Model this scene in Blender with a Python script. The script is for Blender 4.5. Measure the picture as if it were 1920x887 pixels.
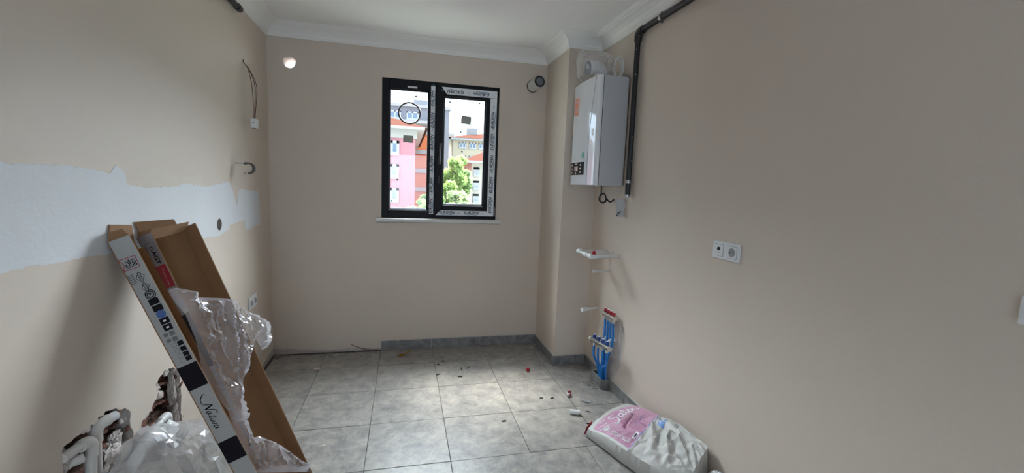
import bpy, bmesh, math, random
import numpy as np
from mathutils import Vector, Matrix, noise

random.seed(7)
SC = bpy.context.scene
for o in list(bpy.data.objects):
    bpy.data.objects.remove(o)
COL = SC.collection

# ---------------------------------------------------------------- camera
cam_d = bpy.data.cameras.new('camera')
cam = bpy.data.objects.new('camera', cam_d)
COL.objects.link(cam)
cam_d.sensor_width = 36.0
cam_d.lens = 822.99 / 1920 * 36.0
cam_d.clip_start = 0.02
cam_d.clip_end = 500
cR = Vector((0.97107886, -0.23554744, 0.03902899))
cU = Vector((-0.01069787, 0.12037683, 0.99267063))
cF = Vector((0.23851921, 0.96437898, -0.11437554))
M = Matrix((cR, cU, -cF)).transposed().to_4x4()
M.translation = Vector((0, 0, 1.5))
cam.matrix_world = M
SC.camera = cam

# ---------------------------------------------------------------- sky, sun, exposure
W = bpy.data.worlds.new('overcast_sky')
SC.world = W
W.use_nodes = True
bg = W.node_tree.nodes['Background']
bg.inputs[0].default_value = (0.64, 0.81, 1.0, 1)
bg.inputs[1].default_value = 4.4

sun_d = bpy.data.lights.new('hazy_sun', 'SUN')
sun_d.energy = 9.5
sun_d.angle = math.radians(19)
sun_d.color = (1.0, 0.95, 0.86)
sun = bpy.data.objects.new('hazy_sun', sun_d)
COL.objects.link(sun)
sun.rotation_euler = Vector((0.16, -0.50, -0.86)).to_track_quat('-Z', 'Y').to_euler()

# added very wide lamp from the sun's side, boosting skylight through the window
glow_d = bpy.data.lights.new('added_sky_fill', 'SUN')
glow_d.energy = 74.0
glow_d.angle = math.radians(92)
glow_d.color = (0.84, 0.92, 1.0)
glow = bpy.data.objects.new('added_sky_fill', glow_d)
COL.objects.link(glow)
glow.rotation_euler = Vector((-0.16, -0.60, -0.78)).to_track_quat('-Z', 'Y').to_euler()

SC.view_settings.view_transform = 'Standard'
SC.view_settings.look = 'None'
SC.view_settings.gamma = 1.0
SC.view_settings.use_curve_mapping = False
SC.view_settings.exposure = 0.30

# ---------------------------------------------------------------- room numbers
XL, XR, D, YP, XC, ZT, ZC, YR = -1.0625, 1.528, 3.94, 3.388, 1.245, 2.69, 2.592, -2.2
WX0, WX1, WZ0, WZ1 = -0.193, 0.810, 1.186, 2.359

# ---------------------------------------------------------------- materials
MATS = {}
def lin(c):
    return tuple(((v / 255) / 12.92 if v / 255 <= 0.04045 else ((v / 255 + 0.055) / 1.055) ** 2.4) for v in c)

def mat(name, color, rough=0.6, metal=0.0, noise_amt=0.0, noise_scale=8.0, color2=None, bump=0.0, bump_scale=200.0,
        coat=0.0, spec=0.5, trans=None):
    """principled material; optional object-space noise between color and color2; optional fine bump."""
    if name in MATS:
        return MATS[name]
    m = bpy.data.materials.new(name)
    m.use_nodes = True
    nt = m.node_tree
    b = nt.nodes['Principled BSDF']
    b.inputs['Base Color'].default_value = (*color, 1)
    b.inputs['Roughness'].default_value = rough
    b.inputs['Metallic'].default_value = metal
    b.inputs['Specular IOR Level'].default_value = spec
    b.inputs['Coat Weight'].default_value = coat
    tc = nt.nodes.new('ShaderNodeTexCoord')
    if color2 is not None:
        n = nt.nodes.new('ShaderNodeTexNoise')
        n.inputs['Scale'].default_value = noise_scale
        n.inputs['Detail'].default_value = 8
        n.inputs['Roughness'].default_value = 0.6
        r = nt.nodes.new('ShaderNodeValToRGB')
        r.color_ramp.elements[0].position = 0.5 - 0.25 / max(noise_amt, 0.3)
        r.color_ramp.elements[1].position = 0.5 + 0.25 / max(noise_amt, 0.3)
        r.color_ramp.elements[0].color = (*color, 1)
        r.color_ramp.elements[1].color = (*color2, 1)
        nt.links.new(tc.outputs['Object'], n.inputs['Vector'])
        nt.links.new(n.outputs['Fac'], r.inputs['Fac'])
        nt.links.new(r.outputs['Color'], b.inputs['Base Color'])
    if bump > 0:
        n2 = nt.nodes.new('ShaderNodeTexNoise')
        n2.inputs['Scale'].default_value = bump_scale
        n2.inputs['Detail'].default_value = 4
        bp = nt.nodes.new('ShaderNodeBump')
        bp.inputs['Strength'].default_value = bump
        bp.inputs['Distance'].default_value = 0.004
        nt.links.new(tc.outputs['Object'], n2.inputs['Vector'])
        nt.links.new(n2.outputs['Fac'], bp.inputs['Height'])
        nt.links.new(bp.outputs['Normal'], b.inputs['Normal'])
    MATS[name] = m
    return m

def schlick(nt, f0=0.04):
    """mirror share of a thin pane, the same from both sides"""
    lw = nt.nodes.new('ShaderNodeLayerWeight'); lw.inputs['Blend'].default_value = 0.5
    pw = nt.nodes.new('ShaderNodeMath'); pw.operation = 'POWER'; pw.inputs[1].default_value = 5
    ma = nt.nodes.new('ShaderNodeMath'); ma.operation = 'MULTIPLY_ADD'; ma.inputs[1].default_value = 1 - f0; ma.inputs[2].default_value = f0
    nt.links.new(lw.outputs['Facing'], pw.inputs[0]); nt.links.new(pw.outputs[0], ma.inputs[0])
    return ma

def film_mat(name, tint, body=0.16, edge=0.6, rough=0.18, blend=0.35):
    """thin clear plastic film: see-through face on, milky towards grazing angles."""
    m = bpy.data.materials.new(name)
    m.use_nodes = True
    nt = m.node_tree
    nt.nodes.clear()
    out = nt.nodes.new('ShaderNodeOutputMaterial')
    tr = nt.nodes.new('ShaderNodeBsdfTransparent')
    tr.inputs[0].default_value = (0.97, 0.97, 0.98, 1)
    df = nt.nodes.new('ShaderNodeBsdfDiffuse')
    df.inputs[0].default_value = (*tint, 1)
    tl = nt.nodes.new('ShaderNodeBsdfTranslucent')
    tl.inputs[0].default_value = (*tint, 1)
    ad = nt.nodes.new('ShaderNodeMixShader')
    ad.inputs[0].default_value = 0.45
    gl = nt.nodes.new('ShaderNodeBsdfGlossy')
    gl.inputs['Roughness'].default_value = rough
    lw = nt.nodes.new('ShaderNodeLayerWeight')
    lw.inputs['Blend'].default_value = blend
    mr = nt.nodes.new('ShaderNodeMapRange')
    mr.inputs['From Min'].default_value = 0.0
    mr.inputs['From Max'].default_value = 1.0
    mr.inputs['To Min'].default_value = body
    mr.inputs['To Max'].default_value = edge
    m1 = nt.nodes.new('ShaderNodeMixShader')
    m2 = nt.nodes.new('ShaderNodeMixShader')
    fr = schlick(nt, 0.06)
    nt.links.new(lw.outputs['Facing'], mr.inputs['Value'])
    nt.links.new(df.outputs[0], ad.inputs[1]); nt.links.new(tl.outputs[0], ad.inputs[2])
    nt.links.new(mr.outputs[0], m1.inputs[0])
    nt.links.new(tr.outputs[0], m1.inputs[1]); nt.links.new(ad.outputs[0], m1.inputs[2])
    nt.links.new(fr.outputs[0], m2.inputs[0])
    nt.links.new(m1.outputs[0], m2.inputs[1]); nt.links.new(gl.outputs[0], m2.inputs[2])
    nt.links.new(m2.outputs[0], out.inputs[0])
    MATS[name] = m
    return m

def glass_mat():
    m = bpy.data.materials.new('window_glass')
    m.use_nodes = True
    nt = m.node_tree
    nt.nodes.clear()
    out = nt.nodes.new('ShaderNodeOutputMaterial')
    tr = nt.nodes.new('ShaderNodeBsdfTransparent')
    tr.inputs[0].default_value = (0.97, 0.985, 0.98, 1)
    gl = nt.nodes.new('ShaderNodeBsdfGlossy')
    gl.inputs['Roughness'].default_value = 0.02
    mx = nt.nodes.new('ShaderNodeMixShader')
    fr = schlick(nt, 0.04)
    nt.links.new(fr.outputs[0], mx.inputs[0])
    nt.links.new(tr.outputs[0], mx.inputs[1]); nt.links.new(gl.outputs[0], mx.inputs[2])
    nt.links.new(mx.outputs[0], out.inputs[0])
    return m

def tile_mat(name, c1, c2, c3, rough=0.3):
    """grey slate-look porcelain: layered noise, streaks, each tile its own drift."""
    m = bpy.data.materials.new(name)
    m.use_nodes = True
    nt = m.node_tree
    b = nt.nodes['Principled BSDF']
    b.inputs['Specular IOR Level'].default_value = 0.32
    tc = nt.nodes.new('ShaderNodeTexCoord')
    oi = nt.nodes.new('ShaderNodeObjectInfo')
    mp = nt.nodes.new('ShaderNodeVectorMath'); mp.operation = 'MULTIPLY_ADD'
    cmb = nt.nodes.new('ShaderNodeCombineXYZ')
    mul = nt.nodes.new('ShaderNodeMath'); mul.operation = 'MULTIPLY'; mul.inputs[1].default_value = 40
    nt.links.new(oi.outputs['Random'], mul.inputs[0])
    for i in range(3):
        nt.links.new(mul.outputs[0], cmb.inputs[i])
    mp.inputs[1].default_value = (1, 1, 1)
    nt.links.new(tc.outputs['Object'], mp.inputs[0]); nt.links.new(cmb.outputs[0], mp.inputs[2])
    n1 = nt.nodes.new('ShaderNodeTexNoise'); n1.inputs['Scale'].default_value = 11; n1.inputs['Detail'].default_value = 11
    n1.inputs['Roughness'].default_value = 0.68; n1.inputs['Distortion'].default_value = 0.35
    nt.links.new(mp.outputs[0], n1.inputs['Vector'])
    vr = nt.nodes.new('ShaderNodeVectorRotate'); vr.rotation_type = 'Z_AXIS'
    nt.links.new(mp.outputs[0], vr.inputs['Vector']); nt.links.new(mul.outputs[0], vr.inputs['Angle'])
    st = nt.nodes.new('ShaderNodeMapping'); st.inputs['Scale'].default_value = (7, 20, 7)
    nt.links.new(vr.outputs[0], st.inputs['Vector'])
    n2 = nt.nodes.new('ShaderNodeTexNoise'); n2.inputs['Scale'].default_value = 1.6; n2.inputs['Detail'].default_value = 8
    n2.inputs['Roughness'].default_value = 0.7; n2.inputs['Distortion'].default_value = 2.5
    nt.links.new(st.outputs[0], n2.inputs['Vector'])
    mixf = nt.nodes.new('ShaderNodeMath'); mixf.operation = 'MULTIPLY_ADD'; mixf.inputs[1].default_value = 0.32
    nt.links.new(n2.outputs['Fac'], mixf.inputs[0])
    sc = nt.nodes.new('ShaderNodeMath'); sc.operation = 'MULTIPLY'; sc.inputs[1].default_value = 0.74
    nt.links.new(n1.outputs['Fac'], sc.inputs[0]); nt.links.new(sc.outputs[0], mixf.inputs[2])
    r = nt.nodes.new('ShaderNodeValToRGB')
    e = r.color_ramp.elements
    e[0].position = 0.36; e[0].color = (*c1, 1)
    e[1].position = 0.72; e[1].color = (*c3, 1)
    k = e.new(0.53); k.color = (*c2, 1)
    nt.links.new(mixf.outputs[0], r.inputs['Fac'])
    nt.links.new(r.outputs['Color'], b.inputs['Base Color'])
    rr = nt.nodes.new('ShaderNodeMapRange')
    rr.inputs['To Min'].default_value = rough - 0.08; rr.inputs['To Max'].default_value = rough + 0.2
    nt.links.new(n1.outputs['Fac'], rr.inputs['Value'])
    nt.links.new(rr.outputs[0], b.inputs['Roughness'])
    bp = nt.nodes.new('ShaderNodeBump'); bp.inputs['Strength'].default_value = 0.25; bp.inputs['Distance'].default_value = 0.002
    nt.links.new(mixf.outputs[0], bp.inputs['Height'])
    nt.links.new(bp.outputs[0], b.inputs['Normal'])
    return m

PAINT = mat('beige_wall_paint', (0.665, 0.57, 0.485), 0.62, color2=(0.69, 0.595, 0.51), noise_scale=1.3, bump=0.12, bump_scale=160)
PUTTY = mat('white_putty', (0.74, 0.75, 0.77), 0.75, color2=(0.68, 0.69, 0.71), noise_scale=5, bump=0.3, bump_scale=60)
CEIL = mat('white_ceiling_paint', (0.92, 0.91, 0.89), 0.8, bump=0.08, bump_scale=220)
CORN = mat('white_plaster_cornice', (0.92, 0.91, 0.88), 0.6)
TILE = tile_mat('grey_slate_tile', (0.205, 0.197, 0.192), (0.345, 0.327, 0.303), (0.52, 0.487, 0.435), 0.30)
SKIRT = tile_mat('grey_slate_skirting', (0.12, 0.118, 0.122), (0.22, 0.218, 0.22), (0.36, 0.355, 0.35), 0.35)
GROUT = mat('grey_grout', (0.06, 0.058, 0.055), 0.9, color2=(0.12, 0.115, 0.11), noise_scale=9)
CAULK = mat('pale_caulk', (0.62, 0.60, 0.56), 0.7, color2=(0.5, 0.48, 0.44), noise_scale=20)
PLASTER = mat('broken_plaster', (0.62, 0.57, 0.53), 0.95, color2=(0.40, 0.34, 0.30), noise_scale=28, noise_amt=0.8, bump=0.9, bump_scale=70)
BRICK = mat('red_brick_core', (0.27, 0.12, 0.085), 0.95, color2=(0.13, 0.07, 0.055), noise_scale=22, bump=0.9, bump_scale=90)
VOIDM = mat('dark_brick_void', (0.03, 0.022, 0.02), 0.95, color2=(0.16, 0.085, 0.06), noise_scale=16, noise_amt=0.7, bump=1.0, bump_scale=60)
UPVC = mat('anthracite_upvc', (0.007, 0.007, 0.010), 0.5, bump=0.08, bump_scale=300, spec=0.25)
TAPE = mat('white_protective_tape', (0.84, 0.87, 0.90), 0.5)
INK = mat('navy_ink', (0.012, 0.016, 0.05), 0.6, spec=0.12)
INK2 = mat('pale_blue_ink', (0.20, 0.30, 0.42), 0.6)
MARBLE = mat('pale_marble_sill', (0.78, 0.77, 0.75), 0.35, color2=(0.58, 0.56, 0.54), noise_scale=14)
GLASS = glass_mat()
WHITE = mat('white_plastic', (0.78, 0.79, 0.80), 0.38)
PPR = mat('white_ppr_pipe', (0.74, 0.745, 0.74), 0.42)
PPRD = mat('dusty_ppr_pipe', (0.76, 0.73, 0.69), 0.6, color2=(0.60, 0.56, 0.52), noise_scale=18)
REDP = mat('red_plastic', (0.42, 0.02, 0.035), 0.4)
BLUEP = mat('blue_plastic_knob', (0.015, 0.05, 0.26), 0.4)
BLUEPIPE = mat('blue_pex_pipe', (0.012, 0.21, 0.62), 0.42)
CHROME = mat('nickel_plated_brass', (0.62, 0.61, 0.58), 0.28, metal=1.0)
STEEL = mat('galvanised_steel', (0.48, 0.49, 0.50), 0.35, metal=1.0)
BLACKP = mat('black_painted_steel', (0.010, 0.010, 0.012), 0.35, color2=(0.018, 0.018, 0.02), noise_scale=40, bump=0.2, bump_scale=120)
BLACK = mat('black_plastic', (0.012, 0.012, 0.014), 0.4)
RUBBER = mat('dark_rubber', (0.02, 0.02, 0.025), 0.6)
GREYP = mat('grey_plastic', (0.20, 0.21, 0.23), 0.45)
BOILW = mat('gloss_white_front', (0.80, 0.82, 0.86), 0.12, coat=0.8)
BOILS = mat('pale_grey_enamel', (0.52, 0.53, 0.55), 0.42)
ORANGE = mat('orange_print', (0.75, 0.27, 0.17), 0.5)
CARD = mat('brown_cardboard', (0.30, 0.165, 0.080), 0.9, color2=(0.25, 0.135, 0.065), noise_scale=6, bump=0.1, bump_scale=120)
CARDW = mat('white_printed_cardboard', (0.43, 0.425, 0.41), 0.55, color2=(0.40, 0.395, 0.38), noise_scale=4)
CARDG = mat('grey_white_cardboard', (0.33, 0.315, 0.335), 0.55, color2=(0.30, 0.285, 0.305), noise_scale=4)
PBLACK = mat('black_print', (0.012, 0.010, 0.014), 0.45, spec=0.12)
PGREY = mat('grey_print', (0.20, 0.20, 0.20), 0.6, spec=0.12)
PRED = mat('red_print', (0.36, 0.012, 0.03), 0.45)
PBLUE = mat('blue_print', (0.06, 0.13, 0.34), 0.5)
PWHITE = mat('white_print', (0.80, 0.78, 0.80), 0.5)
FILM = film_mat('clear_plastic_film', (0.88, 0.87, 0.92), 0.20, 0.85, 0.16)
FILM2 = film_mat('milky_plastic_film', (0.86, 0.85, 0.86), 0.22, 0.60, 0.22, 0.25)

# ---------------------------------------------------------------- mesh helpers
def setprops(o, label=None, cat=None, group=None, kind=None):
    if label: o['label'] = label
    if cat: o['category'] = cat
    if group: o['group'] = group
    if kind: o['kind'] = kind
    return o

def empty(name, loc=(0, 0, 0), **k):
    o = bpy.data.objects.new(name, None)
    o.empty_display_size = 0.05
    COL.objects.link(o)
    o.location = loc
    return setprops(o, **k)

def obj(name, bm, material, parent=None, smooth=False, **k):
    me = bpy.data.meshes.new(name)
    bmesh.ops.recalc_face_normals(bm, faces=bm.faces[:])
    bm.to_mesh(me)
    bm.free()
    return objm(name, me, material, parent, smooth, **k)

def objm(name, me, material, parent=None, smooth=False, **k):
    if material is not None and len(me.materials) == 0:
        for m in (material if isinstance(material, (list, tuple)) else [material]):
            me.materials.append(m)
    if smooth:
        me.polygons.foreach_set('use_smooth', [True] * len(me.polygons))
        try:
            me.set_sharp_from_angle(angle=math.radians(50))
        except Exception:
            pass
    o = bpy.data.objects.new(name, me)
    COL.objects.link(o)
    if parent is not None:
        o.parent = parent
        # vertices are given in world space: undo the parent's placement
        mw = parent_world(parent)
        o.matrix_parent_inverse = mw.inverted()
    return setprops(o, **k)

def parent_world(p):
    m = Matrix.LocRotScale(p.location, p.rotation_euler, p.scale)
    if p.parent is not None:
        m = parent_world(p.parent) @ p.matrix_parent_inverse @ m
    return m

def bm_box(bm, lo, hi, bev=0.0, mi=0):
    a, b = Vector(lo), Vector(hi)
    r = bmesh.ops.create_cube(bm, size=1.0, matrix=Matrix.Translation((a + b) / 2) @ Matrix.Diagonal((*(b - a), 1)))
    vs = r['verts']
    fs = list({f for v in vs for f in v.link_faces})
    for f in fs: f.material_index = mi
    if bev > 0:
        es = list({e for v in vs for e in v.link_edges})
        bmesh.ops.bevel(bm, geom=es, offset=bev, segments=1, profile=0.5, affect='EDGES')
    return bm

def box(name, lo, hi, material, parent=None, bev=0.0, **k):
    return obj(name, bm_box(bmesh.new(), lo, hi, bev), material, parent, **k)

def bm_obox(bm, o, ax, ay, az, lo, hi, mi=0, bev=0.0):
    """box in an oblique frame"""
    t = bmesh.new()
    bm_box(t, lo, hi, bev, mi)
    mm = Matrix((ax, ay, az)).transposed().to_4x4(); mm.translation = Vector(o)
    t.transform(mm)
    me = bpy.data.meshes.new('t'); t.to_mesh(me); t.free()
    bm.from_mesh(me); bpy.data.meshes.remove(me)
    return bm

def bm_tube(bm, pts, r, seg=10, cap=True, closed=False):
    pts = [Vector(p) for p in pts]
    n = len(pts)
    rs = r if isinstance(r, (list, tuple)) else [r] * n
    rings = []
    up = None
    for i, p in enumerate(pts):
        if closed:
            t = (pts[(i + 1) % n] - pts[i - 1]).normalized()
        else:
            t = (pts[min(i + 1, n - 1)] - pts[max(i - 1, 0)]).normalized()
        if up is None:
            up = Vector((0, 0, 1)) if abs(t.z) < 0.9 else Vector((1, 0, 0))
        s = t.cross(up)
        if s.length < 1e-5: s = t.orthogonal()
        s.normalize()
        u = s.cross(t).normalized()
        up = u
        rings.append([bm.verts.new(p + (s * math.cos(a) + u * math.sin(a)) * rs[i]) for a in
                      [2 * math.pi * k / seg for k in range(seg)]])
    m = n if closed else n - 1
    for i in range(m):
        A, B = rings[i], rings[(i + 1) % n]
        for k in range(seg):
            bm.faces.new((A[k], A[(k + 1) % seg], B[(k + 1) % seg], B[k]))
    if cap and not closed:
        bm.faces.new(rings[0][::-1]); bm.faces.new(rings[-1])
    return bm

def tube(name, pts, r, material, parent=None, seg=10, closed=False, **k):
    return obj(name, bm_tube(bmesh.new(), pts, r, seg, True, closed), material, parent, smooth=True, **k)

def smooth_path(pts, n=8):
    """Catmull-Rom through points"""
    P = [Vector(p) for p in pts]
    P = [P[0] * 2 - P[1]] + P + [P[-1] * 2 - P[-2]]
    out = []
    for i in range(1, len(P) - 2):
        for k in range(n):
            t = k / n
            a, b, c, d = P[i - 1], P[i], P[i + 1], P[i + 2]
            out.append(0.5 * ((2 * b) + (c - a) * t + (2 * a - 5 * b + 4 * c - d) * t * t + (3 * b - a - 3 * c + d) * t ** 3))
    out.append(P[-2])
    return out

def bm_lathe(bm, o, axis, prof, seg=20):
    """prof: list of (distance along axis, radius)"""
    o = Vector(o); t = Vector(axis).normalized()
    s = t.orthogonal().normalized(); u = t.cross(s)
    rings = []
    for d, r in prof:
        rings.append([bm.verts.new(o + t * d + (s * math.cos(a) + u * math.sin(a)) * max(r, 1e-5)) for a in
                      [2 * math.pi * k / seg for k in range(seg)]])
    for i in range(len(rings) - 1):
        for k in range(seg):
            bm.faces.new((rings[i][k], rings[i][(k + 1) % seg], rings[i + 1][(k + 1) % seg], rings[i + 1][k]))
    bm.faces.new(rings[0][::-1]); bm.faces.new(rings[-1])
    return bm

def lathe(name, o, axis, prof, material, parent=None, seg=20, **k):
    return obj(name, bm_lathe(bmesh.new(), o, axis, prof, seg), material, parent, smooth=True, **k)

def bm_poly(bm, pts3, thick_vec=None, holes=(), side_mi=0):
    """filled polygon (with holes) extruded by thick_vec"""
    es = []
    for loop in [pts3] + list(holes):
        vs = [bm.verts.new(p) for p in loop]
        for i in range(len(vs)):
            es.append(bm.edges.new((vs[i], vs[(i + 1) % len(vs)])))
    r = bmesh.ops.triangle_fill(bm, use_beauty=True, use_dissolve=False, edges=es)
    fs = [g for g in r['geom'] if isinstance(g, bmesh.types.BMFace)]
    if thick_vec is not None:
        e = bmesh.ops.extrude_face_region(bm, geom=fs)
        nv = [g for g in e['geom'] if isinstance(g, bmesh.types.BMVert)]
        bmesh.ops.translate(bm, verts=nv, vec=Vector(thick_vec))
        caps = set(fs) | {g for g in e['geom'] if isinstance(g, bmesh.types.BMFace)}
        if side_mi:
            t = Vector(thick_vec).normalized()
            bm.normal_update()
            for f in bm.faces:
                if abs(f.normal.dot(t)) < 0.5: f.material_index = side_mi
    return bm

def prism(name, pts3, thick_vec, material, parent=None, holes=(), side_mi=0, **k):
    return obj(name, bm_poly(bmesh.new(), pts3, thick_vec, holes, side_mi), material, parent, **k)

def jitter_loop(pts, step, amp, seed, closed=True):
    out = []
    n = len(pts)
    for i in range(n if closed else n - 1):
        a, b = Vector(pts[i]), Vector(pts[(i + 1) % n])
        k = max(1, int((b - a).length / step))
        for j in range(k):
            p = a.lerp(b, j / k)
            out.append((p[0] + amp * noise.noise((p[0] * 60 + seed, p[1] * 60, seed)) + amp * 0.6 * noise.noise((p[0] * 190, p[1] * 190, seed + 5)),
                        p[1] + amp * noise.noise((p[0] * 60, p[1] * 60 + seed, seed + 9)) + amp * 0.6 * noise.noise((p[0] * 190, p[1] * 190, seed + 15))))
    if not closed: out.append(tuple(pts[-1]))
    return out

def text_mesh(body, size=1.0, bold=0.0, shear=0.0, spacing=1.0, extrude=0.0):
    """built-in font, centred on the origin, in the XY plane"""
    c = bpy.data.curves.new('txt', 'FONT')
    c.body = body; c.size = size; c.offset = bold; c.shear = shear; c.space_character = spacing
    c.align_x = 'CENTER'; c.align_y = 'CENTER'; c.extrude = extrude; c.resolution_u = 2
    o = bpy.data.objects.new('txt', c)
    COL.objects.link(o)
    dg = bpy.context.evaluated_depsgraph_get()
    me = bpy.data.meshes.new_from_object(o.evaluated_get(dg))
    bpy.data.objects.remove(o); bpy.data.curves.remove(c)
    me.materials.clear()
    return me

def place_text(bm, body, o, ax, ay, size, squash=1.0, **k):
    me = text_mesh(body, size, **k)
    ax = Vector(ax).normalized(); ay = Vector(ay).normalized(); az = ax.cross(ay)
    mm = Matrix((ax * squash, ay, az)).transposed().to_4x4(); mm.translation = Vector(o)
    me.transform(mm)
    bm.from_mesh(me); bpy.data.meshes.remove(me)

def ribbon2d(path, w):
    """polyline -> list of quads in 2D"""
    P = [Vector((p[0], p[1])) for p in path]
    L, R = [], []
    for i, p in enumerate(P):
        t = (P[min(i + 1, len(P) - 1)] - P[max(i - 1, 0)])
        if t.length < 1e-9: t = Vector((1, 0))
        t.normalize(); n = Vector((-t.y, t.x))
        ww = w if not callable(w) else w(i / max(1, len(P) - 1))
        L.append(p + n * ww / 2); R.append(p - n * ww / 2)
    return [(L[i], L[i + 1], R[i + 1], R[i]) for i in range(len(P) - 1)]

def cr2(pts, n=6):
    return [(v.x, v.y) for v in smooth_path([(p[0], p[1], 0) for p in pts], n)]

# hand-drawn script words, unit height about 1 for capitals
SATEN = [cr2([(0.75, 0.95), (0.45, 1.05), (0.15, 0.85), (0.35, 0.58), (0.62, 0.35), (0.45, -0.1), (0.05, -0.2), (-0.1, -0.05)]),
         cr2([(1.35, 0.5), (1.05, 0.5), (0.9, 0.2), (1.1, 0.0), (1.35, 0.3), (1.4, 0.5), (1.38, 0.1), (1.5, 0.0), (1.65, 0.15)]),
         cr2([(1.85, 1.05), (1.75, 0.5), (1.75, 0.1), (1.9, 0.0), (2.1, 0.2)]), [(1.5, 0.72), (2.2, 0.8)],
         cr2([(2.1, 0.2), (2.4, 0.35), (2.45, 0.5), (2.25, 0.52), (2.15, 0.2), (2.35, 0.0), (2.65, 0.2)]),
         cr2([(2.75, 0.48), (2.75, 0.0), (2.85, 0.35), (3.05, 0.5), (3.15, 0.3), (3.15, 0.05), (3.3, 0.02), (3.55, 0.2)])]
NATURA = [cr2([(-0.95, 0.72), (-1.0, 0.62), (-0.88, 0.40), (-0.5, 0.08), (-0.12, -0.04), (0.16, 0.0)], 8), cr2([(0.16, 0.0), (0.24, 0.5), (0.32, 0.95)], 8),
          [(0.29, 0.95), (0.37, 0.95), (0.80, 0.0), (0.72, 0.0), (0.29, 0.95)], cr2([(0.32, 0.95), (0.55, 0.48), (0.76, 0.0)]), cr2([(0.76, 0.0), (0.84, 0.6), (1.02, 1.02), (1.3, 1.05), (1.42, 0.95)]),
          cr2([(1.3, 0.42), (1.1, 0.42), (1.0, 0.12), (1.15, 0.0), (1.32, 0.4), (1.3, 0.05), (1.5, 0.15)]),
          cr2([(1.75, 0.85), (1.6, 0.2), (1.7, 0.0), (1.9, 0.2)]), [(1.5, 0.55), (1.95, 0.6)],
          cr2([(1.98, 0.42), (1.93, 0.08), (2.1, 0.02), (2.28, 0.42), (2.25, 0.05), (2.4, 0.1)]),
          cr2([(2.5, 0.42), (2.48, 0.0), (2.55, 0.3), (2.75, 0.44)]),
          cr2([(3.05, 0.42), (2.85, 0.42), (2.75, 0.12), (2.9, 0.0), (3.07, 0.4), (3.05, 0.05), (3.25, 0.15)])]
FLOORING = [cr2([(0.5, 1.0), (0.3, 0.95), (0.2, 0.4), (0.1, -0.2)]), [(0.0, 0.45), (0.45, 0.5)],
            cr2([(0.6, 1.0), (0.55, 0.2), (0.7, 0.0)])] + \
           [cr2([(x + 0.2, 0.45), (x, 0.3), (x + 0.1, 0.0), (x + 0.3, 0.15), (x + 0.2, 0.45)]) for x in (0.85, 1.25)] + \
           [cr2([(1.75, 0.45), (1.72, 0.0), (1.8, 0.35), (2.0, 0.45)]), [(2.15, 0.45), (2.12, 0.0)],
            cr2([(2.3, 0.45), (2.28, 0.0), (2.4, 0.4), (2.6, 0.4), (2.6, 0.0)]),
            cr2([(3.05, 0.42), (2.8, 0.4), (2.8, 0.05), (3.05, 0.2), (3.05, -0.3), (2.8, -0.35)])]

def strokes(bm, words, fn, w):
    """fn maps 2D glyph space -> 3D"""
    for path in words:
        for q in ribbon2d(path, w):
            bm.faces.new([bm.verts.new(fn(p[0], p[1])) for p in q])
    return bm

# =====================================================================================
# SETTING
# =====================================================================================
B1 = [(1.621, 0.588), (1.622, 0.602), (1.646, 0.604), (1.703, 0.608), (1.745, 0.603), (1.791, 0.603), (1.797, 0.612), (1.825, 0.605), (1.836, 0.616), (1.901, 0.596), (1.921, 0.577), (1.959, 0.565), (1.979, 0.536), (1.976, 0.477), (1.993, 0.441), (1.986, 0.426), (1.946, 0.42), (1.901, 0.41), (1.866, 0.389), (1.83, 0.338), (1.709, 0.36), (1.614, 0.42)]
B2 = [(2.327, 0.576), (2.242, 0.595), (2.2, 0.582), (2.169, 0.565), (2.176, 0.539), (2.204, 0.515), (2.147, 0.487), (2.112, 0.466), (2.056, 0.458), (2.035, 0.422), (2.001, 0.421), (1.953, 0.405), (1.899, 0.371), (1.884, 0.343), (2.013, 0.271), (2.216, 0.189), (2.404, 0.147), (2.394, 0.226), (2.373, 0.326), (2.386, 0.395), (2.38, 0.522)]
J1 = jitter_loop(B1, 0.012, 0.007, 3)
J2 = jitter_loop(B2, 0.012, 0.008, 8)
circ = lambda cy, cz, r, n=24: [(cy + r * math.cos(2 * math.pi * i / n), cz + r * math.sin(2 * math.pi * i / n)) for i in range(n)]
BOXHOLE = circ(2.918, 1.206, 0.036)
lw3 = lambda pts, x=XL: [(x, p[0], p[1]) for p in pts]
bk3 = lambda pts, y=D: [(p[0], y, p[1]) for p in pts]

wall_left = prism('wall_left', lw3([(YR, 0), (D, 0), (D, ZT), (YR, ZT)]), (-0.14, 0, 0), [PAINT, PLASTER], None,
                  holes=[lw3(J1), lw3(J2), lw3(BOXHOLE)], side_mi=1, kind='structure')
FLHOLE = [(-0.90 + 0.046 * math.cos(a) * (1 + 0.1 * math.sin(3 * a)), 2.405 + 0.046 * math.sin(a) * (1 + 0.08 * math.cos(2 * a))) for a in [2 * math.pi * i / 22 for i in range(22)]]
wall_back = prism('wall_back', bk3([(XL - 0.14, 0), (XR + 0.14, 0), (XR + 0.14, ZT), (XL - 0.14, ZT)]), (0, 0.2, 0), [PAINT, PLASTER], None,
                  holes=[bk3([(WX0, WZ0), (WX1, WZ0), (WX1, WZ1), (WX0, WZ1)]), bk3(FLHOLE)], side_mi=1, kind='structure')
wall_right = box('wall_right', (XR, YR, 0), (XR + 0.14, D, ZT), PAINT, kind='structure')
wall_pillar = box('wall_pillar', (XC, YP, 0), (XR, D, ZT), PAINT, kind='structure')
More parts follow.
